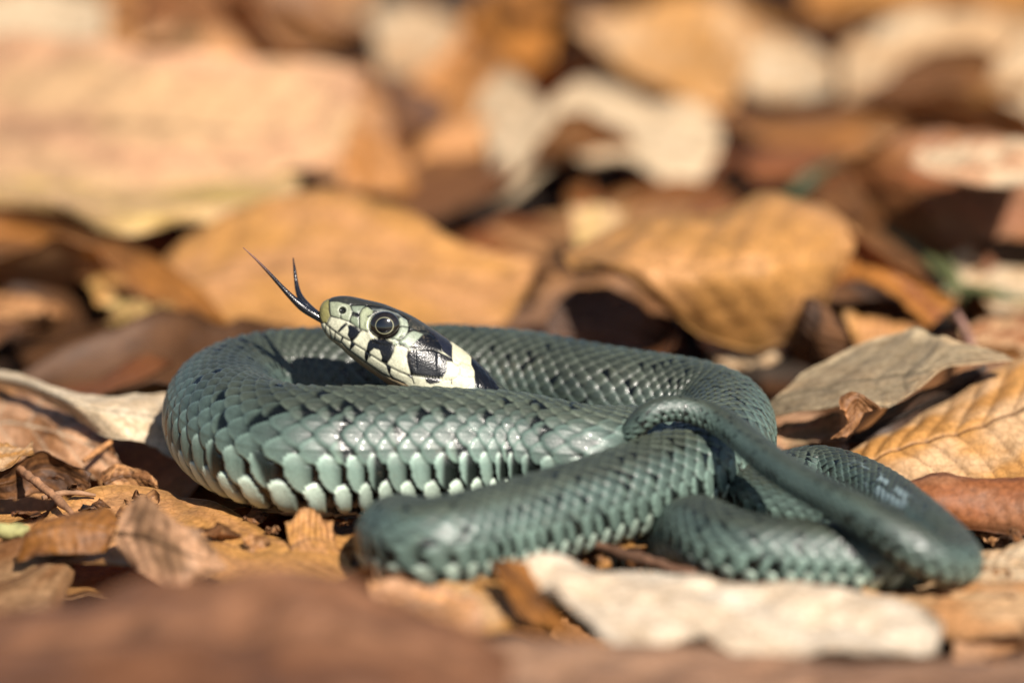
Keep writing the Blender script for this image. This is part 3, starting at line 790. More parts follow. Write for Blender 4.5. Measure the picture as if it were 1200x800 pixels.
# oak leaf, pale
hero([[Z(545, 150, 1.3), Z(555, 135, 1.5), Z(565, 118, 1.7)],
      [Z(575, 178, 1.0), Z(590, 140, 1.5), Z(588, 84, 2.2)],
      [Z(572, 235, 0.45), Z(622, 148, 1.45), Z(615, 92, 2.2)],
      [Z(610, 228, 0.5), Z(650, 152, 1.45), Z(640, 120, 1.9)],
      [Z(655, 188, 0.95), Z(680, 155, 1.4), Z(668, 98, 2.2)],
      [Z(690, 195, 0.9), Z(710, 158, 1.4), Z(720, 100, 2.2)],
      [Z(740, 192, 0.95), Z(745, 163, 1.35), Z(765, 128, 1.8)],
      [Z(785, 222, 0.55), Z(785, 170, 1.3), Z(800, 122, 1.9)],
      [Z(822, 212, 0.65), Z(820, 178, 1.15), Z(838, 142, 1.6)],
      [Z(836, 185, 1.0), Z(838, 178, 1.1), Z(842, 170, 1.2)]],
     "cream lobed oak leaf lying across dark brown litter", "cream", (0.66, 0.5, 0.32), seed=22, veins=5, corr=0.04, crump=0.08, ragged=0.06, name="oak_leaf", nu=100)
hero([[Z(430, 20, 2.0), Z(440, 50, 1.7), Z(445, 90, 1.2)],
      [Z(485, 8, 2.2), Z(490, 45, 1.7), Z(495, 92, 1.2)],
      [Z(540, 25, 2.0), Z(540, 50, 1.7), Z(535, 80, 1.3)]],
     "square-ended beige leaf beside an orange one, high in the litter", "pale", "cream", seed=23, corr=0.03, crump=0.06)
hero([[Z(535, 40, 1.6), Z(545, 60, 1.2), Z(560, 85, 0.8)],
      [Z(590, -20, 2.6), Z(595, 30, 1.8), Z(600, 92, 0.8)],
      [Z(655, 0, 2.3), Z(650, 40, 1.6), Z(640, 85, 0.9)]],
     "bright orange leaf standing next to the square-ended beige leaf", "orange", (0.5, 0.2, 0.04), seed=24, corr=0.03, crump=0.06)
hero([[Z(700, 30, 2.6), Z(710, 50, 2.3), Z(725, 80, 1.8)],
      [Z(760, 5, 3.0), Z(780, 55, 2.2), Z(790, 118, 1.3)],
      [Z(840, 5, 3.0), Z(845, 60, 2.2), Z(850, 128, 1.2)],
      [Z(880, 40, 2.5), Z(875, 75, 2.0), Z(868, 110, 1.5)]],
     "warm tan leaf with cream lower half over a dark gap", "pale", "gold", seed=25, corr=0.05, crump=0.07, edge_dark=-0.3)
hero([[Z(865, 60, 2.0), Z(868, 80, 1.7), Z(875, 115, 1.2)],
      [Z(925, 45, 2.2), Z(925, 80, 1.7), Z(925, 122, 1.1)],
      [Z(985, 75, 1.9), Z(980, 95, 1.6), Z(975, 115, 1.3)]],
     "small cream leaf tucked beside the warm tan leaf", "cream", "pale", seed=26, corr=0.03, crump=0.05)
hero([[Z(985, 60, 2.2), Z(990, 110, 1.5), Z(1000, 165, 0.8)],
      [Z(1060, 15, 3.0), Z(1065, 90, 1.9), Z(1070, 172, 0.8)],
      [Z(1140, 10, 3.0), Z(1140, 90, 1.9), Z(1135, 150, 1.1)],
      [Z(1230, 20, 3.0), Z(1225, 90, 1.9), Z(1215, 150, 1.1)]],
     "large beige leaf above the rust-brown leaf, against the far litter", "pale", "cream", seed=27, corr=0.04, crump=0.08)
hero([[Z(940, -30, 2.6), Z(940, 0, 2.2), Z(945, 25, 1.9)],
      [Z(1060, -40, 2.8), Z(1060, -10, 2.3), Z(1060, 18, 1.9)],
      [Z(1220, -30, 2.8), Z(1220, 0, 2.3), Z(1220, 30, 1.9)]],
     "orange leaf at the far edge of the litter above the beige leaf", "orange", "gold", seed=28, corr=0.04, crump=0.06)
hero([[Z(-60, 15, 2.4), Z(-40, 50, 1.9), Z(-40, 90, 1.3)],
      [Z(40, -15, 2.8), Z(50, 30, 2.1), Z(60, 80, 1.4)],
      [Z(125, 0, 2.6), Z(125, 25, 2.3), Z(125, 50, 1.9)]],
     "whitish cream leaf far behind the broad pinkish-tan leaf", "cream", "cream", seed=29, corr=0.03, crump=0.06)
hero([[Z(415, 90, 1.6), Z(430, 150, 0.8), Z(450, 235, 0.1)],
      [Z(470, 95, 1.4), Z(480, 150, 0.7), Z(490, 265, 0.0)],
      [Z(525, 120, 1.0), Z(530, 170, 0.5), Z(535, 250, 0.0)]],
     "flat dark brown leaf between the pinkish-tan leaf and the oak leaf", "brown", "mauve", seed=30, corr=0.03, crump=0.07)
hero([[Z(395, 155, 1.9), Z(400, 185, 1.5), Z(400, 225, 0.9)],
      [Z(430, 150, 1.8), Z(440, 190, 1.3), Z(450, 230, 0.7)],
      [Z(475, 185, 1.2), Z(480, 205, 0.9), Z(485, 225, 0.6)]],
     "small rusty orange leaf below the tip of the pinkish-tan leaf", "orange", "tan", seed=31, corr=0.03, crump=0.05)
hero([[Z(668, 245, 1.2), Z(672, 275, 0.8), Z(680, 305, 0.4)],
      [Z(700, 238, 1.3), Z(702, 270, 0.8), Z(705, 310, 0.3)],
      [Z(732, 245, 1.2), Z(732, 265, 0.9), Z(735, 290, 0.5)]],
     "little yellow-beige leaf by the upper end of the golden leaf", "yellow", "pale", seed=32, corr=0.02, crump=0.05)
# --- dark pocket at the left with small lit leaves
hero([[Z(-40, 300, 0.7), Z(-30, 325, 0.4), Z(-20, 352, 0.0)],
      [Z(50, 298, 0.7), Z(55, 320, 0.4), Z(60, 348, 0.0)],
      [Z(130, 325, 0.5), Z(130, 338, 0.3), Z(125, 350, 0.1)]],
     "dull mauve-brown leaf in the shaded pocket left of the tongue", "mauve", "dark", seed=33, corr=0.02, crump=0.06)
hero([[Z(100, 330, 0.6), Z(110, 345, 0.5), Z(112, 362, 0.3)],
      [Z(140, 322, 0.8), Z(145, 340, 0.6), Z(150, 356, 0.3)],
      [Z(175, 345, 0.5), Z(178, 352, 0.4), Z(180, 362, 0.2)]],
     "small yellow leaf scrap at the edge of the shaded pocket", "yellow", "gold", seed=34, corr=0.02, crump=0.04)
hero([[Z(105, 398, 0.0), Z(125, 380, 0.4), Z(135, 365, 0.6)],
      [Z(160, 400, 0.0), Z(170, 372, 0.6), Z(175, 352, 0.8)],
      [Z(215, 396, 0.0), Z(210, 380, 0.3), Z(205, 366, 0.5)]],
     "arched yellow and brown leaf scrap below the small yellow one", "yellow", "brown", seed=35, corr=0.02, crump=0.05, edge_dark=0.5)
hero([[Z(-20, 345, 0.5), Z(-15, 365, 0.3), Z(-10, 385, 0.0)],
      [Z(40, 350, 0.5), Z(45, 368, 0.3), Z(55, 380, 0.0)],
      [Z(80, 362, 0.3), Z(78, 370, 0.2), Z(70, 378, 0.0)]],
     "small salmon-brown leaf scrap at the mouth of the shaded pocket", "tan", "brown", seed=36, corr=0.02, crump=0.05)
hero([[Z(205, 385, 0.2), Z(212, 400, 0.05), Z(225, 418, -0.2)],
      [Z(270, 372, 0.4), Z(275, 390, 0.2), Z(280, 405, 0.0)],
      [Z(340, 378, 0.3), Z(340, 388, 0.2), Z(340, 398, 0.0)]],
     "pinkish-brown leaf touching the back of the left coil", "pink", "mauve", seed=37, corr=0.02, crump=0.05)
# --- left of the coil
hero([[Z(-60, 425, 0.75), Z(-50, 432, 0.75), Z(-35, 445, 0.6)],
      [Z(15, 438, 0.8), Z(22, 447, 0.8), Z(35, 462, 0.55)],
      [Z(60, 452, 0.8), Z(72, 466, 0.8), Z(82, 487, 0.45)],
      [Z(110, 462, 0.75), Z(118, 480, 0.75), Z(130, 512, 0.35)],
      [Z(160, 462, 0.7), Z(165, 485, 0.65), Z(168, 522, 0.25)],
      [Z(215, 458, 0.6), Z(218, 490, 0.5), Z(215, 545, 0.0)]],
     "bright cream leaf running in under the left side of the coil", (0.76, 0.64, 0.47), "cream", seed=40, ec=0.025, veins=6, corr=0.015, crump=0.035, ragged=0.12, nu=110, nv=40, spots=0.1, edge_dark=0.1)
hero([[Z(-60, 448, 0.3), Z(-55, 490, 0.1), Z(-50, 545, -0.3)],
      [Z(10, 455, 0.3), Z(20, 495, 0.2), Z(30, 548, -0.3)],
      [Z(70, 475, 0.25), Z(80, 512, 0.15), Z(95, 560, -0.3)],
      [Z(125, 505, 0.2), Z(135, 532, 0.1), Z(145, 562, -0.3)]],
     "mottled pale and brown leaf under the bright cream leaf", "pink", "brown", seed=41, veins=5, corr=0.03, crump=0.07, spots=0.5, nu=80, nv=50, vein=(0.6, 0.48, 0.34))
hero([[Z(-40, 545, 0.35), Z(-40, 560, 0.1), Z(-40, 580, -0.2)],
      [Z(0, 550, 0.35), Z(5, 565, 0.1), Z(10, 585, -0.2)],
      [Z(40, 529, 0.5), Z(45, 550, 0.15), Z(50, 580, -0.2)],
      [Z(75, 535, 0.4), Z(80, 555, 0.1), Z(85, 580, -0.2)],
      [Z(105, 558, 0.1), Z(105, 568, 0.0), Z(105, 578, -0.15)]],
     "brown leaf bent into a ridge with a dark near face", "brown", "dark", seed=42, corr=0.015, crump=0.04, nu=70, nv=36, ragged=0.08)
hero([[Z(-40, 522, 0.45), Z(-40, 535, 0.45), Z(-40, 548, 0.4)],
      [Z(0, 520, 0.45), Z(0, 535, 0.45), Z(0, 552, 0.38)],
      [Z(38, 522, 0.45), Z(38, 526, 0.48), Z(40, 530, 0.5)]],
     "light golden leaf top just behind the bent brown ridge", "gold", "pale", seed=43, corr=0.015, crump=0.03, rib=False)
hero([[Z(118, 560, 0.05), Z(122, 568, 0.0), Z(126, 580, -0.15)],
      [Z(135, 543, 0.25), Z(142, 558, 0.1), Z(150, 580, -0.2)],
      [Z(160, 548, 0.2), Z(166, 560, 0.1), Z(172, 578, -0.2)],
      [Z(184, 562, 0.1), Z(186, 570, 0.0), Z(188, 580, -0.15)]],
     "small speckled brown leaf scrap against the outside of the left coil", "brown", "tan", seed=44, corr=0.01, crump=0.06, spots=0.8, ragged=0.15)
hero([[Z(60, 600, -0.05), Z(40, 625, -0.1), Z(30, 660, -0.2)],
      [Z(110, 575, 0.05), Z(110, 610, 0.0), Z(110, 665, -0.15)],
      [Z(190, 575, 0.02), Z(200, 615, 0.0), Z(210, 675, -0.1)],
      [Z(270, 600, 0.0), Z(280, 640, 0.0), Z(290, 690, -0.1)],
      [Z(340, 632, 0.0), Z(350, 655, 0.0), Z(360, 690, -0.1)],
      [Z(430, 668, 0.0), Z(432, 682, 0.0), Z(430, 700, -0.1)]],
     "wide orange-tan leaf spread in front of the left coil", "tan", "gold", seed=45, veins=8, corr=0.03, crump=0.06, nu=90, nv=50)
hero([[Z(20, 650, 0.1), Z(30, 628, 0.45), Z(45, 612, 0.5)],
      [Z(70, 650, 0.1), Z(80, 615, 0.5), Z(90, 597, 0.55)],
      [Z(125, 645, 0.1), Z(135, 622, 0.4), Z(140, 608, 0.45)]],
     "dark orange leaf arched over its own shadow, near the thin twig", (0.33, 0.14, 0.035), "brown", seed=46, corr=0.02, crump=0.05)
hero([[Z(138, 655, 0.2), Z(136, 625, 0.55), Z(146, 598, 0.85)],
      [Z(168, 672, 0.2), Z(170, 630, 0.6), Z(166, 578, 1.15)],
      [Z(200, 684, 0.2), Z(205, 645, 0.55), Z(190, 596, 1.0)],
      [Z(232, 680, 0.2), Z(232, 655, 0.45), Z(215, 622, 0.75)],
      [Z(266, 664, 0.2), Z(258, 656, 0.3), Z(242, 636, 0.55)]],
     "curled brown leaf with a whitish lower edge, in front of the left coil", (0.30, 0.17, 0.09), "pink", seed=47, corr=0.02, crump=0.07, edge_dark=-0.3, ec=0.12)
hero([[Z(335, 612, 0.35), Z(340, 640, 0.1), Z(350, 668, -0.1)],
      [Z(360, 592, 0.6), Z(368, 630, 0.2), Z(385, 675, -0.1)],
      [Z(385, 615, 0.35), Z(400, 645, 0.1), Z(425, 678, -0.1)]],
     "upright tan leaf tip rising in the gap between the two front coils", "tan", "gold", seed=48, corr=0.02, crump=0.05, ragged=0.1)
hero([[Z(392, 632, 0.2), Z(396, 645, 0.1), Z(400, 660, -0.1)],
      [Z(415, 626, 0.25), Z(418, 642, 0.1), Z(420, 662, -0.1)],
      [Z(440, 640, 0.1), Z(442, 655, 0.0), Z(445, 670, -0.15)]],
     "small bright orange leaf scrap touching the front coil's left end", "orange", "gold", seed=49, corr=0.01, crump=0.04)
# --- right of the snake
hero([[Z(880, 495, 0.3), Z(905, 470, 0.75), Z(940, 445, 1.0)],
      [Z(945, 486, 0.75), Z(965, 455, 1.05), Z(1000, 412, 1.35)],
      [Z(1005, 478, 1.0), Z(1025, 445, 1.25), Z(1060, 392, 1.6)],
      [Z(1035, 478, 1.05), Z(1060, 440, 1.35), Z(1090, 390, 1.7)],
      [Z(1072, 460, 1.25), Z(1085, 435, 1.45), Z(1105, 395, 1.7)],
      [Z(1112, 437, 1.4), Z(1120, 422, 1.5), Z(1132, 402, 1.65)],
      [Z(1188, 424, 1.45), Z(1182, 418, 1.5), Z(1170, 412, 1.55)]],
     "grey-tan leaf with a pale lit lip overhanging the golden veined leaf", (0.36, 0.285, 0.18), (0.42, 0.31, 0.185), seed=50, veins=6, corr=0.02, crump=0.04, nu=90, nv=44, edge_dark=-0.5, ragged=0.06)
hero([[Z(1036, 478, 1.16), Z(1008, 461, 1.36), Z(986, 467, 1.24)],
      [Z(1026, 478, 1.12), Z(1004, 468, 1.26), Z(985, 480, 1.12)],
      [Z(1012, 484, 1.02), Z(1000, 482, 1.06), Z(990, 492, 0.96)],
      [Z(1002, 498, 0.84), Z(994, 500, 0.84), Z(984, 504, 0.80)],
      [Z(992, 514, 0.66), Z(984, 512, 0.68), Z(972, 513, 0.66)]],
     "curled brown leaf lip hanging from the end of the grey-tan leaf", (0.34, 0.17, 0.075), "brown", seed=51, corr=0.01, crump=0.05, rib=False, nu=60, nv=34, ragged=0.15, edge_dark=-0.5, ec=0.04)
hero([[Z(880, 515, 0.15), Z(882, 525, 0.05), Z(884, 540, -0.1)],
      [Z(930, 498, 0.3), Z(932, 510, 0.2), Z(935, 526, 0.05)],
      [Z(985, 484, 0.5), Z(986, 498, 0.35), Z(986, 515, 0.2)]],
     "pinkish grey strip of leaf between the coil and the curled lip", "pink", "grey", seed=52, corr=0.01, crump=0.04, rib=False)
hero([[Z(985, 545, 0.0), Z(1000, 560, -0.1), Z(1010, 590, -0.4)],
      [Z(1030, 512, 0.35), Z(1045, 530, 0.3), Z(1060, 575, -0.2)],
      [Z(1090, 480, 0.65), Z(1105, 512, 0.5), Z(1120, 570, -0.1)],
      [Z(1150, 448, 0.95), Z(1165, 490, 0.75), Z(1175, 570, 0.0)],
      [Z(1215, 415, 1.25), Z(1230, 470, 0.9), Z(1240, 570, 0.0)],
      [Z(1290, 400, 1.3), Z(1295, 460, 0.9), Z(1300, 560, 0.1)]],
     "golden leaf with thin dark veins sloping up beside the tail loop", "gold", "pale", seed=53, veins=9, corr=0.05, crump=0.05, nu=110, nv=70, spots=0.15, vein=(0.13, 0.055, 0.02))
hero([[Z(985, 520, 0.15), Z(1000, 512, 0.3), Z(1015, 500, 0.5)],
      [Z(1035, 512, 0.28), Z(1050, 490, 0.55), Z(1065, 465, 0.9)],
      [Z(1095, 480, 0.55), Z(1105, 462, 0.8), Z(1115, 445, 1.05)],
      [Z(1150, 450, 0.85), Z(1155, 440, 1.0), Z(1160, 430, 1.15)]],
     "blackish-brown leaf in the hollow under the grey-tan leaf's lip", (0.035, 0.02, 0.012), "dark", seed=66, corr=0.01, crump=0.04)  # dark sheet put in where the overhang's shade should fall
# rolled red-brown leaf
def roll_leaf():
    nu, nv = 70, 60
    out = np.empty((nu, nv, 3))
    a, b = Z(1030, 590, 0.35), Z(1330, 588, 0.42)
    for i in range(nu):
        f = i / (nu - 1); c = a * (1 - f) + b * f
        r = 0.44 * (0.55 + 0.45 * smooth(0, 0.25, f)) * (1 + 0.05 * math.sin(f * 11))
        for j in range(nv):
            an = -2.2 + j / (nv - 1) * 4.6
            rr_ = r * (1 - 0.16 * j / nv)
            out[i, j] = c + np.array([0, math.sin(an) * rr_ * 1.15, math.cos(an) * rr_ + 0.03 * math.sin(f * 7)])
    me, org, line, vc = leaf_mesh("dead_leaf", out, PAL["red"], (0.36, 0.16, 0.075), seed=54, veins=14, corr=0.012, crump=0.04, cs=1.8, spots=0.3, edge_dark=0.2)
    o = add("dead_leaf", me, LEAF, None, org); tag(o, "reddish-brown leaf rolled into a tube beside the tail loop", "leaf")
roll_leaf()
hero([[Z(1120, 650, 0.05), Z(1125, 672, 0.0), Z(1125, 700, -0.1)],
      [Z(1170, 640, 0.1), Z(1175, 665, 0.05), Z(1180, 700, -0.1)],
      [Z(1250, 635, 0.1), Z(1250, 665, 0.05), Z(1250, 700, -0.1)]],
     "pale beige leaf lying under the outer end of the tail loop", "pale", "cream", seed=55, corr=0.02, crump=0.04)
hero([[Z(1010, 695, 0.0), Z(1010, 715, 0.0), Z(1010, 745, -0.1)],
      [Z(1110, 690, 0.05), Z(1110, 715, 0.05), Z(1110, 750, -0.1)],
      [Z(1260, 685, 0.1), Z(1260, 715, 0.1), Z(1260, 755, -0.1)]],
     "orange-tan leaf in front of the tail loop beside the white leaf", "tan", "pale", seed=56, corr=0.02, crump=0.05)
# small pale leaves at the right edge, behind
hero([[Z(1095, 318, 0.6), Z(1100, 335, 0.4), Z(1105, 355, 0.1)],
      [Z(1130, 292, 1.0), Z(1130, 318, 0.6), Z(1130, 345, 0.2)],
      [Z(1150, 305, 0.8), Z(1150, 320, 0.6), Z(1150, 340, 0.3)]],
     "tiny pale leaf standing near the green grass sprigs", "cream", "pale", seed=57, corr=0.02, crump=0.04)
hero([[Z(1140, 330, 0.5), Z(1150, 345, 0.3), Z(1165, 368, 0.0)],
      [Z(1190, 312, 0.8), Z(1195, 335, 0.5), Z(1200, 365, 0.0)],
      [Z(1250, 315, 0.8), Z(1250, 335, 0.5), Z(1250, 360, 0.1)]],
     "cream leaf half hidden by green grass sprigs below the rust-brown leaf", "cream", "pale", seed=58, corr=0.02, crump=0.04)
hero([[Z(1125, 385, 0.7), Z(1130, 400, 0.55), Z(1140, 425, 0.2)],
      [Z(1170, 372, 0.8), Z(1175, 390, 0.6), Z(1180, 415, 0.3)],
      [Z(1240, 375, 0.8), Z(1240, 392, 0.6), Z(1240, 415, 0.3)]],
     "reddish leaf with a whitish patch above the grey-tan leaf's tip", "red", "pale", seed=59, corr=0.02, crump=0.05)
# --- foreground
hero([[Y(608, 668, -5.6), Y(622, 688, -6.2), Y(640, 706, -6.8)],
      [Y(650, 655, -5.2), Y(665, 690, -6.3), Y(682, 735, -7.5)],
      [Y(710, 664, -5.2), Y(715, 700, -6.4), Y(728, 762, -8.1)],
      [Y(765, 672, -5.3), Y(768, 705, -6.5), Y(775, 752, -7.8)],
      [Y(825, 684, -5.6), Y(825, 712, -6.5), Y(822, 742, -7.6)],
      [Y(880, 692, -5.8), Y(880, 725, -6.9), Y(885, 768, -8.2)],
      [Y(940, 686, -5.8), Y(940, 728, -7.0), Y(945, 772, -8.2)],
      [Y(995, 688, -5.9), Y(995, 728, -7.0), Y(995, 762, -8.0)],
      [Y(1050, 708, -6.3), Y(1045, 740, -7.2), Y(1042, 776, -8.2)],
      [Y(1105, 742, -7.2), Y(1100, 755, -7.5), Y(1095, 770, -7.9)]],
     "white papery leaf with a wavy edge in front of the tail coils", (0.80, 0.71, 0.58), (0.78, 0.65, 0.49), seed=60, veins=6, corr=0.05, crump=0.09, ec=0.20, spots=0.15, nu=100, nv=44, ragged=0.05, edge_dark=0.1, vein=(0.55, 0.42, 0.28))
hero([[Y(572, 655, -5.5), Y(592, 690, -6.0), Y(612, 728, -6.6)],
      [Y(590, 656, -5.7), Y(612, 690, -6.2), Y(630, 735, -6.8)],
      [Y(615, 660, -5.8), Y(635, 700, -6.5), Y(660, 742, -7.2)],
      [Y(618, 664, -5.6), Y(640, 705, -6.3), Y(672, 735, -7.1)]],
     "dark rust-orange curled end of leaf joined behind the white papery leaf", "orange", "brown", seed=61, corr=0.01, crump=0.04, rib=False)
hero([[Y(490, 700, -5.2), Y(500, 715, -5.6), Y(515, 742, -6.4)],
      [Y(540, 680, -4.9), Y(550, 705, -5.5), Y(560, 745, -6.5)],
      [Y(590, 690, -5.2), Y(602, 712, -5.7), Y(615, 735, -6.3)]],
     "golden-tan leaf flap in front of the lower coil, left of the rust curl", "gold", "pale", seed=62, corr=0.02, crump=0.05)
hero([[Y(-120, 712, -11.0), Y(-120, 765, -12.5), Y(-120, 840, -14.5)],
      [Y(40, 700, -11.0), Y(50, 755, -12.6), Y(60, 850, -15.0)],
      [Y(150, 672, -10.6), Y(155, 748, -12.5), Y(160, 850, -15.0)],
      [Y(260, 682, -10.8), Y(270, 745, -12.5), Y(280, 850, -15.0)],
      [Y(380, 690, -10.8), Y(390, 745, -12.4), Y(400, 850, -15.0)],
      [Y(500, 722, -11.4), Y(510, 770, -12.7), Y(520, 840, -14.5)],
      [Y(600, 772, -12.3), Y(600, 795, -13.0), Y(600, 830, -14.2)]],
     "big dull pinkish-brown leaf lying closest to the lens, well out of focus", (0.21, 0.092, 0.045), (0.33, 0.16, 0.085), seed=63, veins=6, corr=0.06, crump=0.14, spots=0.35, ec=0.25)
hero([[Y(560, 752, -8.6), Y(565, 790, -10.0), Y(570, 850, -12.0)],
      [Y(720, 758, -8.8), Y(720, 800, -10.2), Y(720, 860, -12.2)],
      [Y(900, 768, -9.0), Y(900, 805, -10.2), Y(900, 860, -12.2)],
      [Y(1080, 775, -9.2), Y(1080, 805, -10.2), Y(1080, 860, -12.2)],
      [Y(1260, 760, -9.0), Y(1260, 800, -10.2), Y(1260, 860, -12.2)]],
     "wide tan-brown leaf below the white papery leaf, well out of focus", (0.42, 0.25, 0.155), (0.30, 0.165, 0.10), seed=64, veins=7, corr=0.05, crump=0.10, spots=0.1)
hero([[Y(430, 690, -5.6), Y(440, 705, -6.0), Y(450, 730, -6.8)],
      [Y(490, 688, -5.4), Y(500, 705, -5.9), Y(510, 735, -6.9)],
      [Y(560, 705, -5.8), Y(565, 718, -6.2), Y(570, 740, -6.9)]],
     "pinkish crumpled leaf just in front of the lower coil's left end", "pink", "tan", seed=65, corr=0.02, crump=0.07)

# --- the plain leaves that fill the litter
def outline_leaf(L, Wd, kind, bend, cup, twist, seed, nu, nv):
    s = np.linspace(0, 1, nu)[:, None]; t = np.linspace(-1, 1, nv)[None, :]
    if kind == 'oak':
        w_ = Wd * np.sin(np.pi * np.clip(s, 0.004, 0.996) ** 1.25) ** 0.7 * (0.74 + 0.26 * np.cos(s * 2 * np.pi * 4.5 + 1.0))
    else:
        w_ = Wd * np.sin(np.pi * np.clip(s, 0.004, 0.996) ** 0.88) ** 0.85 * (1 + 0.03 * np.sin(s * 55) + 0.10 * vnoise(np.stack(np.broadcast_arrays(s * 7, np.sign(t) * 1.0, 0 * s * t + seed), -1), seed))
    x = (s - 0.5) * L + 0 * t; y = t * w_
    zc = cup * (y ** 2) / max(Wd, 0.1) + bend * (s - 0.5) ** 2 * L
    an = twist * (s - 0.5)
    y2 = y * np.cos(an) - zc * np.sin(an); z2 = y * np.sin(an) + zc * np.cos(an)
    return np.stack([x, y2, z2], -1)
def rot(rx, ry, rz):
    cx, sx, cy, sy, cz, sz = math.cos(rx), math.sin(rx), math.cos(ry), math.sin(ry), math.cos(rz), math.sin(rz)
    return np.array([[cz, -sz, 0], [sz, cz, 0], [0, 0, 1]]) @ np.array([[cy, 0, sy], [0, 1, 0], [-sy, 0, cy]]) @ np.array([[1, 0, 0], [0, cx, -sx], [0, sx, cx]])
keys = ["tan", "brown", "gold", "pale", "red", "mauve", "pink", "brown", "tan", "orange", "orange"]
WORD = dict(cream="cream", pale="beige", tan="tan", gold="golden", orange="orange", brown="brown", red="reddish-brown", dark="blackish", grey="grey-tan", pink="pinkish", mauve="purplish-brown", yellow="yellow")
def filler(x, y, z, tilt, where, group, i, res=(30, 22), Lr=(6.0, 8.5), dull=1.0, cols=keys):
    kind = 'oak' if random.random() < 0.2 else 'beech'
    L = random.uniform(*Lr); Wd = L * random.uniform(0.27, 0.34)
    bend, cup, tw = random.uniform(-0.5, 0.5), random.uniform(-0.5, 0.6), random.uniform(-0.8, 0.8)
    g = outline_leaf(L, Wd, kind, bend, cup, tw, i, *res)
    ra, rb = random.uniform(-tilt, tilt), random.uniform(-tilt, tilt)
    g = g @ rot(ra, rb, random.uniform(0, 2 * math.pi)).T
    g = g - np.array([0, 0, g[..., 2].min()]) + np.array([x, y, z])
    ka, kb = random.choice(cols), random.choice(cols)
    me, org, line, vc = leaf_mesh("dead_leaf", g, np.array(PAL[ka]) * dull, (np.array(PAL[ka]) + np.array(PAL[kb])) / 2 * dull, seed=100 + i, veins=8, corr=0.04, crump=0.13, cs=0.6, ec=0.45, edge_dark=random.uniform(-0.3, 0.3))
    o = add("oak_leaf" if kind == 'oak' else "dead_leaf", me, LEAF, None, org)
    form = "cupped" if cup > 0.25 else ("arched" if cup < -0.2 else ("twisted" if abs(tw) > 0.45 else "flat"))
    pos = "tilted" if max(abs(ra), abs(rb)) > 0.25 else "lying"
    size = "small" if L < 6.7 else ("large" if L > 7.8 else "medium")
    col = WORD[ka] if ka == kb else WORD[ka] + " and " + WORD[kb]
    tag(o, "%s %s %s %s leaf %s %s" % (size, form, col, "lobed oak" if kind == 'oak' else "oval", pos, where), "leaf", group)
    midrib(org, line, vc, o, random.uniform(0.2, 0.8))
i = 0
# bed of flat leaves under and around the animal
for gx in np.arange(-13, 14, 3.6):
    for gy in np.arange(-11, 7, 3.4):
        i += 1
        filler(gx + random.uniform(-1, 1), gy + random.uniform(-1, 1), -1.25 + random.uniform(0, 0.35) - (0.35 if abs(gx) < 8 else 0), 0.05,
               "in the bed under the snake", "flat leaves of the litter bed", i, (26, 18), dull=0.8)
# jumbled leaves behind: low near the snake, where larger leaves stand over them, higher further back
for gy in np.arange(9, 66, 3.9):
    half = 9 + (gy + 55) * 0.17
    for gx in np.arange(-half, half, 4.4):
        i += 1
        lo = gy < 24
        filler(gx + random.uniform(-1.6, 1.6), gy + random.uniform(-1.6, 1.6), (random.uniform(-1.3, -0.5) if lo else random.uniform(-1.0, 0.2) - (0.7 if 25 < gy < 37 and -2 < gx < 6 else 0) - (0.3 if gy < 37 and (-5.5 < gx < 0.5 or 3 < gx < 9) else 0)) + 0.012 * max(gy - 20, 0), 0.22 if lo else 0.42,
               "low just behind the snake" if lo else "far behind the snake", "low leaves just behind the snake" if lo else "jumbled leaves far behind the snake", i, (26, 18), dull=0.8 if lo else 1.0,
               cols=["dark", "dark", "brown"] if lo and (gx < -3.5 or gx > 5) and gy < 15 else (["brown", "red", "orange", "brown", "tan"] if 19 < gy < 37 and (-5.5 < gx < 0.5 or 3 < gx < 9) else keys))  # near-black picks paint the shade of the pockets either side into the leaves



# ------------------------------------------------------------------ small litter: twigs, stalks, green blades
def stick(path, radii, col, label, cat="twig", name="twig", n=40, nseg=9, seed=0, bump=0.12, mat=None, group=None):
    path = np.array(path); tk_ = chord(path); tq = np.linspace(0, tk_[-1], n)
    c = cubic(tk_, path, tq); r = np.interp(tq, np.linspace(0, tk_[-1], len(radii)), radii)
    T_ = np.gradient(c, axis=0); T_ /= np.linalg.norm(T_, axis=1)[:, None]
    Sd = np.cross(T_, np.array([0.11, 0.05, 0.99])); Sd /= np.linalg.norm(Sd, axis=1)[:, None]
    a_ = np.linspace(0, 2 * math.pi, nseg, endpoint=False)
    v = c[:, None] + r[:, None, None] * (np.cos(a_)[None, :, None] * Sd[:, None] + np.sin(a_)[None, :, None] * np.cross(T_, Sd)[:, None])
    v = v + (v - c[:, None]) * (bump * 3 * vnoise(v * 9, seed))[..., None]
    cc = np.zeros(v.shape); cc[:] = col
    cc = cc * (1 + 0.4 * vnoise(v * np.array([6, 6, 14.0]), seed + 5))[..., None]
    V = np.concatenate([v.reshape(-1, 3), [c[0]], [c[-1]]]); C_ = np.concatenate([cc.reshape(-1, 3), [col], [col]])
    j = np.arange(nseg); j2 = (j + 1) % nseg
    tr = np.concatenate([np.stack([np.full(nseg, n * nseg), j, j2], -1), np.stack([np.full(nseg, n * nseg + 1), (n - 1) * nseg + j2, (n - 1) * nseg + j], -1)])
    org = c.mean(0)
    o = add(name, mesh_np(name, V, grid_quads(n, nseg, True), tr, C_, True, org), mat or WOOD, None, org)
    tag(o, label, cat, group)
    return o
BR = (0.16, 0.085, 0.045)
stick([Z(18, 545, 0.25), Z(40, 563, 0.3), Z(62, 580, 0.25), Z(85, 602, 0.12)], [0.05, 0.07, 0.07, 0.05], (0.24, 0.12, 0.06), "thin brown twig leaning over the bent brown ridge leaf", seed=1)
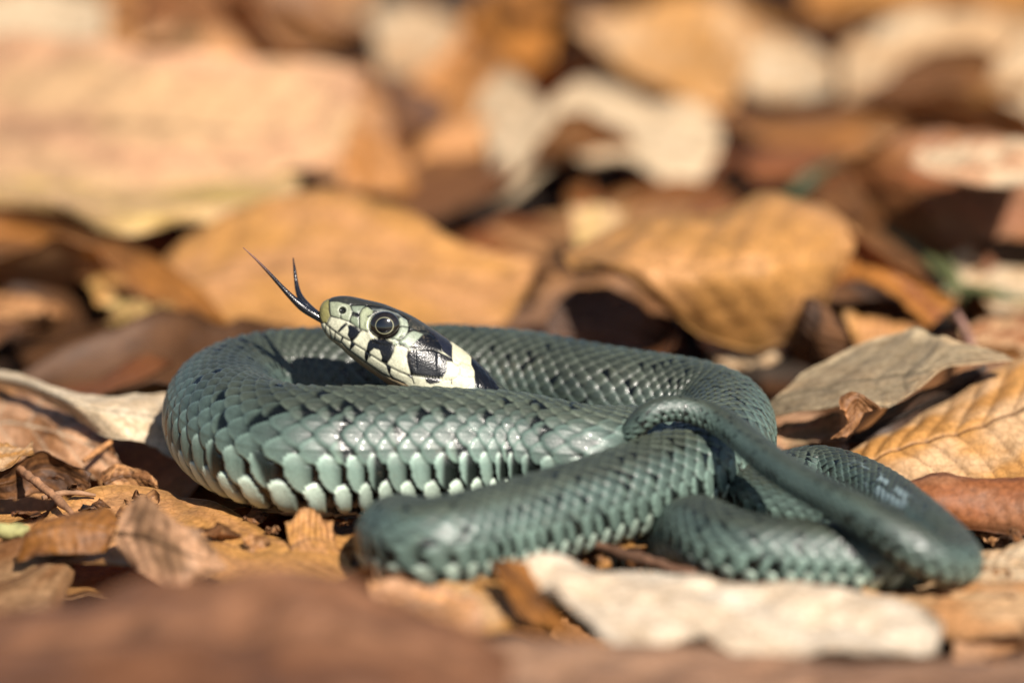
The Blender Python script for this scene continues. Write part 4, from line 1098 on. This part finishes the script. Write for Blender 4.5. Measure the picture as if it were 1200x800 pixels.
stick([Z(50, 583, 0.2), Z(80, 577, 0.2), Z(112, 580, 0.12)], [0.04, 0.045, 0.03], (0.20, 0.11, 0.06), "short twig fork crossing the thin brown twig", seed=2)
stick([Z(98, 540, 0.12), Z(115, 528, 0.2), Z(131, 516, 0.28)], [0.04, 0.055, 0.04], (0.33, 0.155, 0.06), "orange leaf stalk lying on the mottled pale and brown leaf", "stalk", "leaf_stalk", seed=3)
stick([Z(690, 636, 0.3), Z(730, 648, 0.3), Z(770, 660, 0.3), Z(815, 672, 0.25)], [0.06, 0.09, 0.09, 0.06], (0.10, 0.05, 0.028), "dark twig under the front coil behind the white papery leaf", seed=4)
stick([Z(-30, 620, 0.2), Z(0, 621, 0.25), Z(33, 623, 0.2)], [0.12, 0.13, 0.10], (0.26, 0.245, 0.10), "yellow-green stem stub beside the dark orange leaf", "stem", "plant_stem", seed=5)
stick([Z(1120, 365, 1.2), Z(1135, 395, 0.9), Z(1143, 425, 0.6)], [0.06, 0.08, 0.06], (0.22, 0.12, 0.09), "dark stalk standing between the grey-tan and reddish leaves", "stalk", "leaf_stalk", seed=6)
GREEN = mat_col("grass_blade", 0.5, 900, 0.3, 0.4, 0.0, 0.2)
for q, (p, lab) in enumerate([
        ([Z(1025, 262, 1.2), Z(1060, 285, 1.0), Z(1095, 312, 0.8), Z(1125, 345, 0.5)], "green grass sprig between the rust-brown leaf and the orange flap"),
        ([Z(1095, 345, 0.6), Z(1125, 338, 0.7), Z(1165, 345, 0.7), Z(1215, 352, 0.6)], "green grass sprig crossing the cream leaf at its side"),
        ([Z(1105, 300, 0.9), Z(1118, 325, 0.7), Z(1130, 352, 0.4)], "green grass sprig bending in front of the tiny pale leaf"),
        ([Z(915, 240, 0.9), Z(935, 222, 1.1), Z(965, 205, 1.4)], "dark green grass sprig rising behind the golden arched leaf"),
        ([Z(925, 225, 1.0), Z(950, 205, 1.3), Z(990, 190, 1.6)], "shorter dark green grass sprig behind the golden arched leaf")]):
    stick(p, [0.05, 0.11, 0.12, 0.03], (0.085, 0.095, 0.036) if q < 3 else (0.035, 0.045, 0.015), lab, "grass", "grass_sprig", seed=20 + q, bump=0.05, mat=GREEN)

# crumbs of leaf broken off against the coils
CR = [(205, 615), (232, 622), (262, 628), (300, 634), (318, 622), (352, 640), (300, 606), (418, 660), (436, 692), (470, 700), (505, 704), (560, 690), (620, 668), (655, 655), (690, 652), (706, 660), (745, 664), (765, 676), (790, 672), (812, 684), (1085, 700), (1115, 702), (1140, 690), (1165, 672), (1178, 700),
      (170, 588), (150, 600), (110, 592), (90, 570), (66, 560), (30, 600), (955, 500), (935, 520), (1012, 520), (1030, 530), (1165, 620), (1185, 628), (740, 640), (405, 612), (388, 604)]
for q, (px_, py_) in enumerate(CR):
    c = Z(px_, py_, random.uniform(0.0, 0.12))
    L = random.uniform(0.22, 0.6)
    g = outline_leaf(L, L * random.uniform(0.3, 0.5), 'beech', random.uniform(-.6, .6), random.uniform(-1, 1), random.uniform(-1, 1), q, 9, 7) @ rot(random.uniform(-.7, .7), random.uniform(-.7, .7), random.uniform(0, 6.28)).T
    g = g + 0.03 * rng.standard_normal(g.shape) * np.array([1, 1, .5]) + c
    kq = random.choice(["tan", "brown", "dark", "gold", "red", "mauve"])
    me, org, line, vc = leaf_mesh("leaf_crumb", g, PAL[kq], PAL["brown"], seed=700 + q, veins=2, corr=0.0, crump=0.02, cs=3, thick=0.03, ec=0.02)
    o = add("leaf_crumb", me, LEAF, None, org)
    tag(o, "tiny %s leaf crumb on the litter by the snake's %s" % (WORD[kq], "left coil" if px_ < 330 else ("front coil" if px_ < 830 else "tail loop")), "leaf crumb", "leaf crumbs around the coils")
